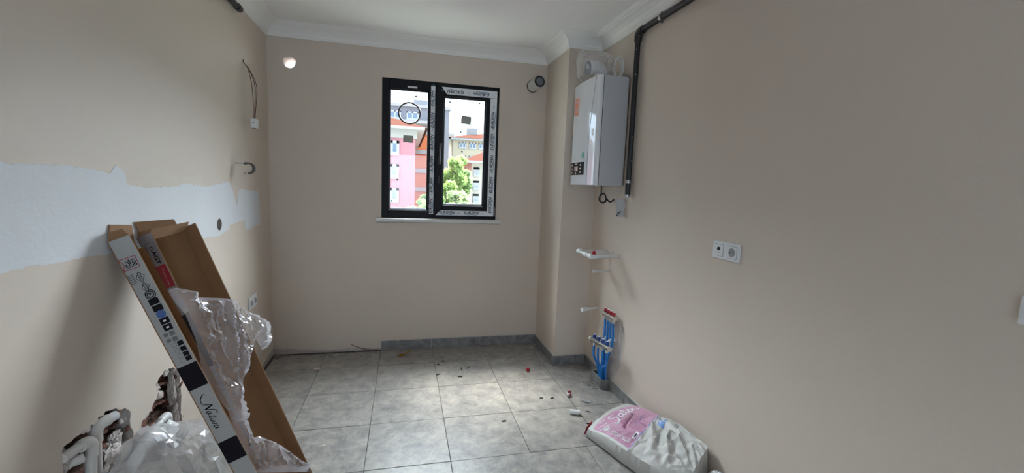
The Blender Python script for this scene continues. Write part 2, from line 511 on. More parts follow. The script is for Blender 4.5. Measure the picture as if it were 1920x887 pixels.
# unseen rear wall; its opening is put in and sized for fill daylight
wall_rear = prism('wall_rear', [(XL - 0.14, YR, 0), (XR + 0.14, YR, 0), (XR + 0.14, YR, ZT), (XL - 0.14, YR, ZT)], (0, -0.2, 0), PAINT, None,
                  holes=[[(-0.3, YR, 0.05), (0.7, YR, 0.05), (0.7, YR, 2.1), (-0.3, YR, 2.1)]], kind='structure')
ceiling = box('ceiling', (XL - 0.14, YR - 0.2, ZT), (XR + 0.14, D + 0.2, ZT + 0.15), CEIL, kind='structure')
floor = box('floor', (XL - 0.14, YR - 0.2, -0.2), (XR + 0.14, D + 0.2, -0.004), GROUT, kind='structure')

# thin torn strip of bare plaster along the foot of the back wall, where the skirting is missing
pts = jitter_loop([(XL, 0.0), (-0.19, 0.0), (-0.19, 0.012), (-0.45, 0.028), (-0.7, 0.022), (-0.9, 0.045), (XL, 0.055)], 0.02, 0.006, 4)
prism('bare_plaster', [(p[0], D - 0.0015, max(p[1], 0)) for p in pts], (0, 0.003, 0), PLASTER, wall_back, label='torn strip of bare plaster where skirting is missing')
pts = jitter_loop([(3.2, 0.0), (D - 0.01, 0.0), (D - 0.01, 0.06), (3.8, 0.05), (3.6, 0.035), (3.4, 0.02), (3.2, 0.02)], 0.02, 0.006, 14)
prism('bare_plaster', [(XL + 0.0015, p[0], max(p[1], 0)) for p in pts], (-0.003, 0, 0), PLASTER, wall_left, label='torn strip of bare plaster at the foot of the left wall')

# putty band, proud of the paint
PT = [(-0.6, 1.50), (0.6, 1.51), (1.2, 1.50), (1.493, 1.51), (1.599, 1.508), (1.725, 1.511), (1.847, 1.501), (1.946, 1.488), (1.98, 1.519), (2.033, 1.496), (2.049, 1.448), (2.184, 1.432), (2.458, 1.436), (2.496, 1.451), (2.752, 1.43), (3.02, 1.453), (3.095, 1.453), (3.142, 1.40), (3.21, 1.30), (3.244, 1.40), (3.30, 1.41), (3.659, 1.381), (3.677, 1.25)]
PB = [(3.677, 1.139), (3.352, 1.125), (3.337, 1.199), (3.072, 1.188), (3.069, 1.162), (2.904, 1.141), (2.726, 1.151), (2.264, 1.174), (1.872, 1.195), (1.765, 1.201), (1.60, 1.206), (1.549, 1.211), (1.462, 1.21), (1.2, 1.20), (0.6, 1.21), (-0.6, 1.2)]
pj = jitter_loop(PT + PB, 0.015, 0.006, 21)
prism('putty_patch', lw3(pj, XL + 0.0018), (-0.003, 0, 0), PUTTY, wall_left, holes=[lw3(BOXHOLE, XL + 0.0018)], label='rough white band of filler putty')

# thin primer smear above the putty
pts = jitter_loop([(1.95, 1.47), (2.05, 1.44), (2.46, 1.435), (2.75, 1.43), (2.70, 1.50), (2.45, 1.475), (2.30, 1.53), (2.10, 1.50), (1.99, 1.525)], 0.015, 0.009, 41)
prism('primer_smear', lw3(pts, XL + 0.0009), (-0.002, 0, 0), mat('pale_primer', (0.70, 0.62, 0.54), 0.8), wall_left, label='pale smear of primer above the putty band')

# floor tiles
TX, TY, OX, OY = 0.45064, 0.45225, -0.64234, 4.04234
tile_cache = {}
def tile_mesh(w, d):
    key = (round(w, 3), round(d, 3))
    if key not in tile_cache:
        bm = bmesh.new()
        g = 0.0016
        bm_box(bm, (g, g, -0.010), (w - g, d - g, 0.0))
        top = [e for e in bm.edges if all(v.co.z > -0.001 for v in e.verts)]
        bmesh.ops.bevel(bm, geom=top, offset=0.0012, segments=1, affect='EDGES')
        me = bpy.data.meshes.new('tile'); bmesh.ops.recalc_face_normals(bm, faces=bm.faces[:]); bm.to_mesh(me); bm.free()
        me.materials.append(TILE)
        tile_cache[key] = me
    return tile_cache[key]
xs = [OX + i * TX for i in range(-1, 6)]
def add_tile(x0, x1, y0, y1):
    x0, x1 = max(x0, XL + 0.008), min(x1, XR - 0.002)
    y0, y1 = max(y0, YR), min(y1, D - 0.004)
    if x1 < -0.18: y1 = min(y1, D - 0.030)
    if y0 > 3.0: x0 = max(x0, XL + 0.020)
    if x1 - x0 < 0.02 or y1 - y0 < 0.02: return
    o = objm('tile', tile_mesh(x1 - x0, y1 - y0), TILE, floor)
    o.location = (x0, y0, random.uniform(-0.0006, 0.0006))
for j in range(0, 14):
    y1, y0 = OY - j * TY, OY - (j + 1) * TY
    row = list(xs)
    if j == 4: row = xs[:4] + [1.047, 1.498, 1.95]
    for a, b in zip(row[:-1], row[1:]):
        add_tile(a, b, y0, y1)

# cornice swept round the room
prof = [(0.0, 0.0), (0.010, 0.0), (0.012, 0.010), (0.016, 0.014), (0.022, 0.032), (0.036, 0.052), (0.058, 0.068), (0.082, 0.076), (0.086, 0.084), (0.098, 0.086), (0.104, 0.090), (0.112, 0.092), (0.112, 0.098), (0.0, 0.098)]
path = [((XL, YR), (1, 0)), ((XL, D), (1, -1)), ((XC, D), (-1, -1)), ((XC, YP), (-1, -1)), ((XR, YP), (-1, -1)), ((XR, YR), (-1, 0))]
bm = bmesh.new()
rings = []
for (px, py), (nx, ny) in path:
    rings.append([bm.verts.new((px + nx * d, py + ny * d, ZC + h)) for d, h in prof])
for A, B in zip(rings[:-1], rings[1:]):
    for k in range(len(prof)):
        k2 = (k + 1) % len(prof)
        bm.faces.new((A[k], A[k2], B[k2], B[k]))
bm.faces.new(rings[0]); bm.faces.new(rings[-1][::-1])
obj('trim_1', bm, CORN, None, kind='structure')

# skirting
def skirting(name, pieces, caulk):
    e = empty(name, pieces[0][0], kind='structure')
    for lo, hi in pieces:
        box('skirting_tile', lo, hi, SKIRT, e, bev=0.0012)
    for lo, hi in caulk:
        box('caulk_line', lo, hi, CAULK, e)
    return e
T, HS = 0.012, 0.083
bx = [-0.188, 0.25, 0.703, 1.233]
skirting('baseboard_back', [((a + 0.002, D - T, 0.001), (b - 0.002, D - 0.0005, HS)) for a, b in zip(bx[:-1], bx[1:])],
         [((-0.188, D - 0.010, HS), (1.24, D - 0.0005, HS + 0.004))])
skirting('baseboard_pillar', [((XC - T, YP - T, 0.001), (XC - 0.0005, D - T - 0.001, HS)), ((XC - 0.0, YP - T, 0.001), (XR - 0.013, YP - 0.0005, HS))],
         [((XC - 0.010, YP - 0.01, HS), (XC - 0.0005, D - T, HS + 0.004)), ((XC, YP - 0.010, HS), (XR - 0.013, YP - 0.0005, HS + 0.003))])
ys = [2.885, 2.665, 2.215, 1.765, 1.315, 0.865, 0.415, -0.035, -0.485, -0.935, -1.385, -1.835]
skirting('baseboard_right', [((XR - T, 3.098, 0.001), (XR - 0.0005, YP - T - 0.001, HS))] +
         [((XR - T, b + 0.0012, 0.001), (XR - 0.0005, a - 0.0012, HS)) for a, b in zip(ys[:-1], ys[1:])],
         [((XR - 0.011, -1.83, HS), (XR - 0.0005, 2.885, HS + 0.006)), ((XR - 0.011, 3.1, HS), (XR - 0.0005, YP - T, HS + 0.004))])

# ---------------------------------------------------------------- window
win = empty('window_1', (0.31, D, WZ0), kind='structure')
FY, FB = D + 0.004, D + 0.075           # frame front and back
def member(name, x0, z0, x1, z1, y0, y1, m=UPVC, bev=0.003, parent=None, **k):
    return box(name, (x0, y0, z0), (x1, y1, z1), m, parent or win, bev=bev, **k)
member('frame_member', WX0 + 0.001, WZ0 + 0.001, -0.134, WZ1 - 0.001, FY, FB)
member('frame_member', 0.795, WZ0 + 0.001, WX1 - 0.001, WZ1 - 0.001, FY, FB)
member('frame_member', -0.134, 2.277, 0.795, WZ1 - 0.001, FY, FB)
member('frame_member', -0.134, WZ0 + 0.001, 0.795, 1.254, FY, FB)
member('mullion', 0.195, 1.254, 0.265, 2.277, FY, FB)
# glazing beads of the fixed light
for a in [(-0.134, 1.254, -0.124, 2.277), (0.185, 1.254, 0.195, 2.277), (-0.124, 1.254, 0.185, 1.262), (-0.124, 2.269, 0.185, 2.277)]:
    member('glazing_bead', *a, FY + 0.012, FY + 0.035, bev=0.002)
p1 = member('glass_pane', -0.1335, 1.2545, 0.1945, 2.2765, FY + 0.036, FY + 0.042, GLASS, 0)
# opening sash, standing 18 mm proud
sash = empty('sash', (0.53, FY, 1.21)); sash.parent = win; sash.matrix_parent_inverse = parent_world(win).inverted()
SY = FY - 0.018
def sm(name, x0, z0, x1, z1, m=UPVC, y0=SY, y1=FY - 0.0005, bev=0.003, **k):
    return box(name, (x0, y0, z0), (x1, y1, z1), m, sash, bev=bev, **k)
sm('stile', 0.255, 1.213, 0.322, 2.329); sm('stile', 0.690, 1.213, 0.800, 2.329)
sm('rail', 0.322, 2.243, 0.690, 2.329); sm('rail', 0.322, 1.213, 0.690, 1.304)
for a in [(0.265, 1.254, 0.332, 2.277), (0.680, 1.254, 0.795, 2.277), (0.332, 1.254, 0.680, 1.312), (0.332, 2.235, 0.680, 2.277)]:
    sm('glazing_bead', *a, y0=FY, y1=FY + 0.03, bev=0.002)
sm('glass_pane', 0.3325, 1.3125, 0.6795, 2.2345, GLASS, FY + 0.012, FY + 0.018, 0)
# light edge gasket strip at the bottom of each pane
for x0, x1, z, par, yy in [(-0.124, 0.185, 1.262, win, FY + 0.03), (0.332, 0.680, 1.312, sash, FY + 0.008)]:
    box('spacer_bar', (x0, yy, z), (x1, yy + 0.004, z + 0.010), STEEL, par)
# protective tape with lettering
def tape(parent, corners, y, name='protective_tape'):
    return prism(name, [(x, y, z) for x, z in corners], (0, 0.0008, 0), TAPE, parent, label='printed white protective tape')
t1 = tape(win, [(0.211, 1.225), (0.247, 1.225), (0.247, 2.325), (0.211, 2.325)], FY - 0.001)
t2 = tape(sash, [(0.30, 2.322), (0.786, 2.322), (0.786, 2.262), (0.345, 2.262)], SY - 0.001)
t3 = tape(sash, [(0.727, 1.218), (0.786, 1.218), (0.786, 2.260), (0.727, 2.260)], SY - 0.001)
t4 = tape(sash, [(0.268, 1.218), (0.725, 1.218), (0.725, 1.262), (0.31, 1.262)], SY - 0.001)
def tape_print(parent, items, y, size, sq):
    bm = bmesh.new(); b2 = bmesh.new()
    for (x, z), ax, ay in items:
        A, B = Vector((ax[0], 0, ax[1])), Vector((ay[0], 0, ay[1]))
        o = Vector((x, y, z))
        place_text(bm, 'EUROPEN', o + B * size * 0.06, A, B, size, sq, bold=0.012 * size * 2, shear=0.22)
        f = lambda u, v: o + A * u * size + B * v * size
        for q in ribbon2d(cr2([(-1.9, -0.38), (-0.9, -0.50), (0.2, -0.38), (1.2, -0.50), (2.0, -0.36)]), lambda t: 0.05 + 0.13 * math.sin(math.pi * t)):
            b2.faces.new([b2.verts.new(f(p[0], p[1])) for p in q])
        for q in ribbon2d([(-0.7, 0.5), (0.0, 0.68), (0.6, 0.48)], 0.08):
            b2.faces.new([b2.verts.new(f(p[0], p[1])) for p in q])
        place_text(b2, '«»', o + A * size * 3.25, A, B, size * 0.8, 1.0)
    obj('lettering', bm, INK, parent); obj('swoosh_print', b2, INK2, parent)
up, rt, lf, dn = (0, 1), (1, 0), (-1, 0), (0, -1)
tape_print(t1, [((0.229, z), up, lf) for z in (1.235 + 0.06, 1.235 + 0.245, 1.235 + 0.43, 1.235 + 0.615, 1.235 + 0.80, 1.235 + 0.985)], FY - 0.0016, 0.034, 0.86)
tape_print(t2, [((x, 2.290), lf, dn) for x in (0.42, 0.645)], SY - 0.0016, 0.034, 0.95)
tape_print(t3, [((0.757, z), up, lf) for z in (1.315, 1.50, 1.69, 1.88, 2.07)], SY - 0.0016, 0.036, 0.90)
tape_print(t4, [((x, 1.241), rt, up) for x in (0.365, 0.585)], SY - 0.0016, 0.032, 0.95)
# handle, hinge, vent ring, stickers
hd = box('handle', (0.281, SY - 0.012, 1.655), (0.301, SY, 1.725), BLACK, win, bev=0.003)
tube('lever', smooth_path([(0.291, SY - 0.010, 1.69), (0.291, SY - 0.04, 1.69), (0.291, SY - 0.045, 1.71), (0.294, SY - 0.045, 1.84)], 5), 0.008, BLACK, hd, 8)
box('lock_cover', (0.283, SY - 0.004, 1.50), (0.297, SY, 1.56), BLACK, win, bev=0.002)
box('hinge', (0.789, SY - 0.008, 1.222), (0.801, SY - 0.0005, 1.30), GREYP, win, bev=0.002)
ring = []
for i in range(40):
    a = 2 * math.pi * i / 40
    ring.append((0.033 + 0.090 * math.cos(a), FY + 0.030, 2.087 + 0.088 * math.sin(a)))
tube('vent_ring', ring, 0.0075, mat('dark_brown_plastic', (0.03, 0.018, 0.016), 0.5), win, 8, closed=True)
box('label_sticker', (0.015, FY - 0.001, 2.292), (0.095, FY, 2.307), TAPE, win)
STK = mat('olive_grey_sticker', (0.42, 0.42, 0.36), 0.7)
def sticker(x, z, w, h, rot, y, parent, m=STK, name='pane_sticker'):
    c, s = math.cos(rot), math.sin(rot)
    prism(name, [(x + (u * c - v * s), y, z + (u * s + v * c)) for u, v in [(-w / 2, -h / 2), (w / 2, -h / 2), (w / 2, h / 2), (-w / 2, h / 2)]], (0, 0.0006, 0), m, parent)
sticker(0.025, 1.868, 0.085, 0.062, -0.03, FY + 0.0350, win)
sticker(0.520, 2.060, 0.088, 0.070, -0.08, FY + 0.0110, sash)
for x, z, pr_, yy in [(0.086, 2.232, win, FY + 0.035), (0.375, 2.204, sash, FY + 0.011), (0.637, 2.215, sash, FY + 0.011), (0.475, 1.955, sash, FY + 0.011), (0.49, 1.785, sash, FY + 0.011), (-0.062, 1.515, win, FY + 0.035), (-0.113, 1.33, win, FY + 0.035)]:
    sticker(x, z, 0.014, 0.014, 0.6, yy, pr_, PGREY, 'spacer_dot')
box('window_sill', (-0.242, D - 0.035, 1.152), (0.857, D + 0.003, 1.184), MARBLE, win, bev=0.004)
pts = jitter_loop([(-0.235, 1.152), (0.85, 1.152), (0.85, 1.143), (0.3, 1.146), (-0.235, 1.140)], 0.02, 0.004, 31)
prism('mortar_bead', [(p[0], D - 0.004, p[1]) for p in pts], (0, 0.0035, 0), PLASTER, win)
box('outer_sill', (WX0 + 0.001, D + 0.077, 1.188), (WX1 - 0.001, D + 0.22, 1.200), MARBLE, win)

# =====================================================================================
# WALL FITTINGS
# =====================================================================================
# --- gas pipe, right wall
gp = empty('gas_pipe', (XR - 0.03, 2.775, 1.472), label='black steel gas pipe running under the cornice and down beside the boiler', cat='pipe')
xg = XR - 0.032
tube('horizontal_pipe', [(xg, YR + 0.001, 2.546), (xg, 2.74, 2.546)], 0.019, BLACKP, gp, 14)
tube('elbow', smooth_path([(xg, 2.715, 2.546), (xg, 2.752, 2.544), (xg, 2.773, 2.523), (xg, 2.775, 2.485)], 5), 0.0245, BLACKP, gp, 14)
tube('vertical_pipe', [(xg, 2.775, 2.50), (xg, 2.775, 1.472)], 0.0185, BLACKP, gp, 14)
tube('pipe_end', [(xg, 2.775, 1.472), (xg, 2.775, 1.452)], 0.0165, STEEL, gp, 14)
def clamp(center, along, parent):
    """two half rings, bolt lugs and the rod into the wall"""
    c = Vector(center); t = Vector(along).normalized(); x = Vector((1, 0, 0)); s = t.cross(x).normalized()
    bm = bmesh.new()
    bm_lathe(bm, c - t * 0.010, t, [(0, 0.020), (0, 0.023), (0.02, 0.023), (0.02, 0.020)], 18)
    for sg in (-1, 1):
        for k in (-1, 1):
            bm_tube(bm, [c + s * sg * 0.028 - x * 0.008, c + s * sg * 0.028 + x * 0.008], 0.006, 8)
    bm_tube(bm, [c + x * 0.02, c + x * 0.0318], 0.005, 8)
    return obj('clamp', bm, STEEL, parent, smooth=True)
clamp((xg, 2.50, 2.546), (0, 1, 0), gp)
clamp((xg, 2.775, 1.56), (0, 0, 1), gp)
# paint specks on the vertical run
bm = bmesh.new()
for z in (2.43, 2.27, 2.02, 1.86, 1.70):
    a = random.uniform(-2.6, -1.2)
    c = Vector((xg + 0.0188 * math.cos(a), 2.775 + 0.0188 * math.sin(a), z))
    bmesh.ops.create_icosphere(bm, subdivisions=1, radius=random.uniform(0.002, 0.004), matrix=Matrix.Translation(c) @ Matrix.Diagonal((0.6, 0.6, 1.6, 1)))
obj('paint_specks', bm, PUTTY, gp, smooth=True, kind='stuff')

# --- capped pipe, left wall
lp = empty('capped_pipe', (XL + 0.04, 3.0, 2.545), label='black capped pipe stub high on the left wall below the cornice', cat='pipe')
tube('pipe_body', [(XL + 0.035, 0.3, 2.545), (XL + 0.035, 3.22, 2.545)], 0.0185, BLACKP, lp, 14)
lathe('end_cap', (XL + 0.035, 3.21, 2.545), (0, 1, 0), [(0, 0.022), (0.05, 0.022), (0.062, 0.018), (0.068, 0.008)], BLACKP, lp)
for y in (0.8, 2.6):
    bm = bm_tube(bmesh.new(), [(XL + 0.035, y, 2.545), (XL, y, 2.545)], 0.006, 8)
    bm_lathe(bm, (XL + 0.035, y - 0.01, 2.545), (0, 1, 0), [(0, 0.019), (0, 0.0225), (0.02, 0.0225), (0.02, 0.019)], 16)
    obj('clamp', bm, STEEL, lp, smooth=True)

# --- boiler
BX0, BX1, BY0, BY1, BZ0, BZ1 = 1.277, 1.515, 2.887, 3.372, 1.530, 2.284
bo = empty('boiler', (1.40, 3.13, BZ0), label='white wall-hung gas boiler with black control panel beside the pillar', cat='boiler')
box('casing', (BX0 + 0.05, BY0, BZ0), (BX1, BY1, BZ1), BOILS, bo, bev=0.003)
box('wall_bracket', (BX1, BY0 + 0.02, BZ0 + 0.004), (XR - 0.0005, BY1 - 0.02, BZ1 + 0.004), STEEL, bo)
# front cover with rounded edges
bm = bmesh.new()
YCB, HWB = (BY0 + BY1) / 2, (BY1 - BY0) / 2
def bow(y): return BX0 + 0.020 * ((y - YCB) / HWB) ** 2
ysec = [(BY0 + 0.004, BX0 + 0.046), (BY0 + 0.004, BX0 + 0.032), (BY0 + 0.008, BX0 + 0.025)]
ysec += [(BY0 + 0.016 + (BY1 - BY0 - 0.032) * k / 28, bow(BY0 + 0.016 + (BY1 - BY0 - 0.032) * k / 28)) for k in range(29)]
ysec += [(BY1 - 0.008, BX0 + 0.025), (BY1 - 0.004, BX0 + 0.032), (BY1 - 0.004, BX0 + 0.046)]
lo = [bm.verts.new((x, y, BZ0 - 0.001)) for y, x in ysec]; hi = [bm.verts.new((x, y, BZ1 + 0.001)) for y, x in ysec]
for i in range(len(ysec)):
    k = (i + 1) % len(ysec)
    bm.faces.new((lo[i], lo[k], hi[k], hi[i]))
bm.faces.new(lo); bm.faces.new(hi[::-1])
obj('front_cover', bm, BOILW, bo, smooth=True)
box('cover_gasket', (BX0 + 0.046, BY0 + 0.003, BZ0 + 0.002), (BX0 + 0.0505, BY1 - 0.003, BZ1 - 0.002), BLACK, bo)
# the long curved crease on the front cover
cre = smooth_path([(bow(BY0 + d) - 0.0004, BY0 + d, z) for d, z in ((0.052, BZ1 - 0.002), (0.085, 2.10), (0.112, 1.88), (0.118, 1.72), (0.114, 1.532))], 6)
tube('front_crease', cre, 0.0016, mat('crease_grey', (0.25, 0.26, 0.29), 0.4), bo, 6)
def on_cover(name, y0_, y1_, z0_, z1_, off, m, parent):
    bm = bmesh.new(); n = 8
    rows = [[bm.verts.new((bow(y0_ + (y1_ - y0_) * k / n) + d, y0_ + (y1_ - y0_) * k / n, z)) for d, z in ((-off, z0_), (-off, z1_), (0.001, z1_), (0.001, z0_))] for k in range(n + 1)]
    for A, B in zip(rows[:-1], rows[1:]):
        for i in range(4): bm.faces.new((A[i], A[(i + 1) % 4], B[(i + 1) % 4], B[i]))
    bm.faces.new(rows[0]); bm.faces.new(rows[-1][::-1])
    return obj(name, bm, m, parent)
pan = on_cover('control_panel', 3.052, 3.342, 1.602, 1.697, 0.0025, mat('black_panel_glass', (0.008, 0.008, 0.009), 0.25, spec=0.2), bo)
SYM = mat('pale_pink_symbol', (0.80, 0.58, 0.54), 0.5)
syms = [(3.165, 3.195, 1.632, 1.668), (3.205, 3.235, 1.632, 1.668), (3.175, 3.225, 1.682, 1.690), (3.195, 3.205, 1.607, 1.626)]
syms += [(y, y + 0.022, z - 0.005, z + 0.005) for y in (3.10, 3.29) for z in (1.622, 1.650, 1.676)]
for y0_, y1_, z0_, z1_ in syms:
    on_cover('panel_symbol', y0_, y1_, z0_, z1_, 0.0032, SYM, pan)
bm = bmesh.new()
z = 2.180
while z > 2.055:
    L = random.choice([0.10, 0.105, 0.09, 0.105])
    bm_box(bm, (bow(3.300 - L / 2) - 0.003, 3.300 - L, z), (bow(3.3) + 0.001, 3.300, z + 0.0055))
    z -= 0.0085 if random.random() < 0.8 else 0.015
obj('warning_text', bm, ORANGE, bo, label='small lines of orange warning text')
lathe('green_sticker', (bow(3.082) - 0.0022, 3.082, 1.745), (1, 0, 0), [(0, 0.024), (0.004, 0.024)], mat('pale_green_sticker', (0.16, 0.45, 0.33), 0.5), bo, 16)
for y in (2.96, 3.06, 3.17, 3.27):
    lathe('connection_stub', (1.44, y, BZ0 + 0.001), (0, 0, -1), [(0, 0.012), (0.008, 0.012), (0.010, 0.010)], CHROME, bo, 10)
box('top_clip', (1.495, BY0 + 0.005, BZ1), (1.512, BY0 + 0.02, BZ1 + 0.008), STEEL, bo)

# --- black cord hanging under the boiler
pts = [(1.425, 3.05, BZ0 + 0.0), (1.428, 3.05, 1.505), (1.430, 3.05, 1.475)]
for k in range(0, 34):
    a = math.pi / 2 + 2 * math.pi * k / 12
    r = 0.030 + 0.0022 * math.sin(k * 1.7)
    pts.append((1.444 + r * math.cos(a) * 0.9, 3.05 + 0.005 * math.sin(k * 0.9), 1.435 + r * math.sin(a) * 1.12))
pts += [(1.49, 3.04, 1.412), (1.51, 3.04, 1.413), (1.525, 3.03, 1.43)]
tube('power_cord', smooth_path(pts, 3), 0.0054, BLACK, None, 7, label='black power cord coiled below the white boiler', cat='cord')

# --- white junction box under the gas pipe
jb = empty('junction_box', (XR, 2.92, 1.38), label='small white wall bracket box with loose wires under the black gas pipe end', cat='junction box')
box('box_body', (XR - 0.060, 2.862, 1.312), (XR - 0.0005, 2.872, 1.440), mat('grey_white_plastic', (0.50, 0.51, 0.52), 0.5), jb, bev=0.002)
box('wall_flange', (XR - 0.006, 2.872, 1.318), (XR - 0.0005, 2.93, 1.434), WHITE, jb, bev=0.001)
tube('wire', smooth_path([(XR - 0.010, 2.87, 1.44), (XR - 0.004, 2.85, 1.40), (XR - 0.012, 2.852, 1.37), (XR - 0.03, 2.857, 1.355), (XR - 0.05, 2.858, 1.340)], 5), 0.0022, WHITE, jb, 6, label='white wire')
tube('wire', smooth_path([(XR - 0.03, 2.857, 1.352), (XR - 0.045, 2.856, 1.337), (XR - 0.062, 2.856, 1.318)], 4), 0.0032, BLACK, jb, 6, label='black wire')
tube('wire', smooth_path([(XR - 0.066, 2.858, 1.34), (XR - 0.05, 2.855, 1.343), (XR - 0.035, 2.858, 1.347)], 4), 0.0018, GREYP, jb, 6, label='grey wire')

# --- double socket, right wall
def plate(name, wallx, sgn, yc, zc, w, h, label):
    e = empty(name, (wallx, yc, zc), label=label, cat='socket')
    f = lambda d: wallx + sgn * d
    box('frame_plate', (min(f(0), f(0.010)), yc - w / 2, zc - h / 2), (max(f(0), f(0.010)), yc + w / 2, zc + h / 2), WHITE, e, bev=0.003)
    return e, f
sk, f = plate('wall_socket', XR, -1, 1.806, 1.225, 0.184, 0.088, 'white double socket plate alone on the right wall')
for yc, kind in ((1.850, 'aerial'), (1.760, 'mains')):
    i = box('socket_insert', (f(0.0125), yc - 0.029, 1.225 - 0.029), (f(0.0095), yc + 0.029, 1.225 + 0.029), WHITE, sk, bev=0.001)
    if kind == 'aerial':
        lathe('aerial_port', (f(0.0125), yc, 1.232), (-1, 0, 0), [(0, 0.009), (0.003, 0.009), (0.003, 0.005), (0.001, 0.005)], BLACK, i, 14)
        lathe('screw', (f(0.0125), yc + 0.001, 1.212), (-1, 0, 0), [(0, 0.003), (0.001, 0.003)], GREYP, i, 10)
    else:
        lathe('socket_well', (f(0.0128), yc, 1.225), (-1, 0, 0), [(0, 0.0215), (0.001, 0.0215), (0.0011, 0.020)], mat('shaded_grey_plastic', (0.30, 0.30, 0.30), 0.5), i, 24)
        for dy in (-0.009, 0.009):
            lathe('pin_hole', (f(0.0139), yc + dy, 1.225), (-1, 0, 0), [(0, 0.003), (0.0004, 0.003)], BLACK, i, 10)
        box('earth_clip', (f(0.0146), yc - 0.003, 1.2065), (f(0.0138), yc + 0.003, 1.211), STEEL, i)
    ll = 0.0295
    bm = bmesh.new()
    for dy, dz, a, b in ((0, ll, ll, .0008), (0, -ll, ll, .0008), (ll, 0, .0008, ll), (-ll, 0, .0008, ll)):
        bm_box(bm, (f(0.0104), yc + dy - a, 1.225 + dz - b), (f(0.0100), yc + dy + a, 1.225 + dz + b))
    obj('seam', bm, GREYP, sk)

# --- double socket, left wall
sk, f = plate('wall_socket', XL, 1, 3.440, 0.597, 0.165, 0.088, 'white double socket plate on the left wall behind the leaning cartons')
for yc in (3.398, 3.482):
    i = box('socket_insert', (f(0.0095), yc - 0.028, 0.597 - 0.029), (f(0.0125), yc + 0.028, 0.597 + 0.029), WHITE, sk, bev=0.001)
    lathe('socket_well', (f(0.0126), yc, 0.597), (1, 0, 0), [(0, 0.019), (0.001, 0.019), (0.0011, 0.018)], mat('shaded_grey_plastic', (0.30, 0.30, 0.30), 0.5), i, 20)

# --- switch at the right edge of view
sw = empty('light_switch', (XR, 0.71, 1.24), label='white light switch at the right edge of the photo', cat='switch')
box('frame_plate', (XR - 0.009, 0.662, 1.200), (XR - 0.0005, 0.750, 1.276), WHITE, sw, bev=0.003)
box('rocker', (XR - 0.013, 0.680, 1.212), (XR - 0.009, 0.732, 1.264), WHITE, sw, bev=0.001)

# --- flush round box in the left wall
jb2 = empty('flush_box', (XL, 2.918, 1.206), label='small dark round flush box open in the white putty band', cat='junction box')
bm = bmesh.new()
bm_lathe(bm, (XL + 0.0006, 2.918, 1.206), (-1, 0, 0), [(0.0, 0.0355), (0.05, 0.0355), (0.05, 0.033), (0.046, 0.033), (0.046, 0.0315), (0.001, 0.033)], 24)
obj('box_cup', bm, mat('dark_brown_box', (0.035, 0.02, 0.012), 0.6), jb2, smooth=True)
tube('wire', smooth_path([(XL - 0.04, 2.91, 1.20), (XL - 0.012, 2.92, 1.215), (XL - 0.008, 2.93, 1.195), (XL - 0.03, 2.925, 1.19)], 5), 0.0022, mat('ochre_wire', (0.35, 0.22, 0.05), 0.5), jb2, 6)

# --- hanging wires with terminal block
hw = empty('hanging_wires', (XL, 3.41, 2.26), label='loose wires with a white terminal block hanging from the left wall', cat='wires')
lathe('wall_hole', (XL - 0.0005, 3.41, 2.262), (1, 0, 0), [(0, 0.013), (0.0012, 0.012)], VOIDM, hw, 12)
for k, (c, dx, dy) in enumerate([((0.015, 0.012, 0.012), 0.0, 0.0), ((0.12, 0.02, 0.02), 0.006, 0.008), ((0.10, 0.06, 0.05), -0.006, -0.022)]):
    tube('wire', smooth_path([(XL, 3.41, 2.255), (XL + 0.03, 3.415 + dy, 2.215), (XL + 0.062 + dx, 3.42 + dy * 2, 2.12), (XL + 0.066 + dx, 3.41 + dy, 2.02), (XL + 0.060 + dx * 0.5, 3.402 + dy * 0.4, 1.885)], 6), 0.0022,
         mat('wire_%s' % 'black red brown'.split()[k], c, 0.5), hw, 6, label='%s wire' % 'black red brown'.split()[k])
tb = box('terminal_block', (XL + 0.045, 3.372, 1.822), (XL + 0.078, 3.432, 1.886), WHITE, hw, bev=0.003)
lathe('screw', (XL + 0.062, 3.372, 1.86), (0, -1, 0), [(0, 0.005), (0.001, 0.005)], GREYP, tb, 10)
box('socket_mouth', (XL + 0.048, 3.376, 1.8212), (XL + 0.075, 3.428, 1.8222), BLACK, tb)

# --- empty pipe clamp on the left wall
pc = empty('pipe_clamp', (XL, 3.20, 1.58), label='open steel pipe clamp on a rod jutting from the left wall', cat='clamp')
tube('rod', [(XL, 3.21, 1.578), (XL + 0.052, 3.21, 1.576)], 0.004, STEEL, pc, 8)
arc = [(XL + 0.075 + 0.032 * math.cos(a), 3.21, 1.548 + 0.032 * math.sin(a)) for a in [math.radians(130 - 14 * k) for k in range(17)]]
bm = bmesh.new()
prev = None
for p in arc:
    c = Vector((XL + 0.075, p[1], 1.548)); d = (Vector(p) - c).normalized()
    row = [bm.verts.new(Vector(p) + d * r + Vector((0, y, 0))) for r, y in ((-0.005, -0.016), (0.005, -0.016), (0.005, 0.016), (-0.005, 0.016))]
    if prev:
        for i in range(4): bm.faces.new((prev[i], prev[(i + 1) % 4], row[(i + 1) % 4], row[i]))
    else: bm.faces.new(row)
    prev = row
bm.faces.new(prev[::-1])
obj('clamp_band', bm, mat('dark_steel', (0.10, 0.10, 0.105), 0.35, metal=1.0), pc, smooth=True)
lathe('bolt', (XL + 0.056, 3.21, 1.574), (0.3, 0, 1), [(0, 0.007), (0.014, 0.007), (0.016, 0.004)], STEEL, pc, 8)
lathe('bolt', (XL + 0.056, 3.21, 1.520), (-0.3, 0, -1), [(0, 0.006), (0.010, 0.006), (0.012, 0.004)], STEEL, pc, 8)

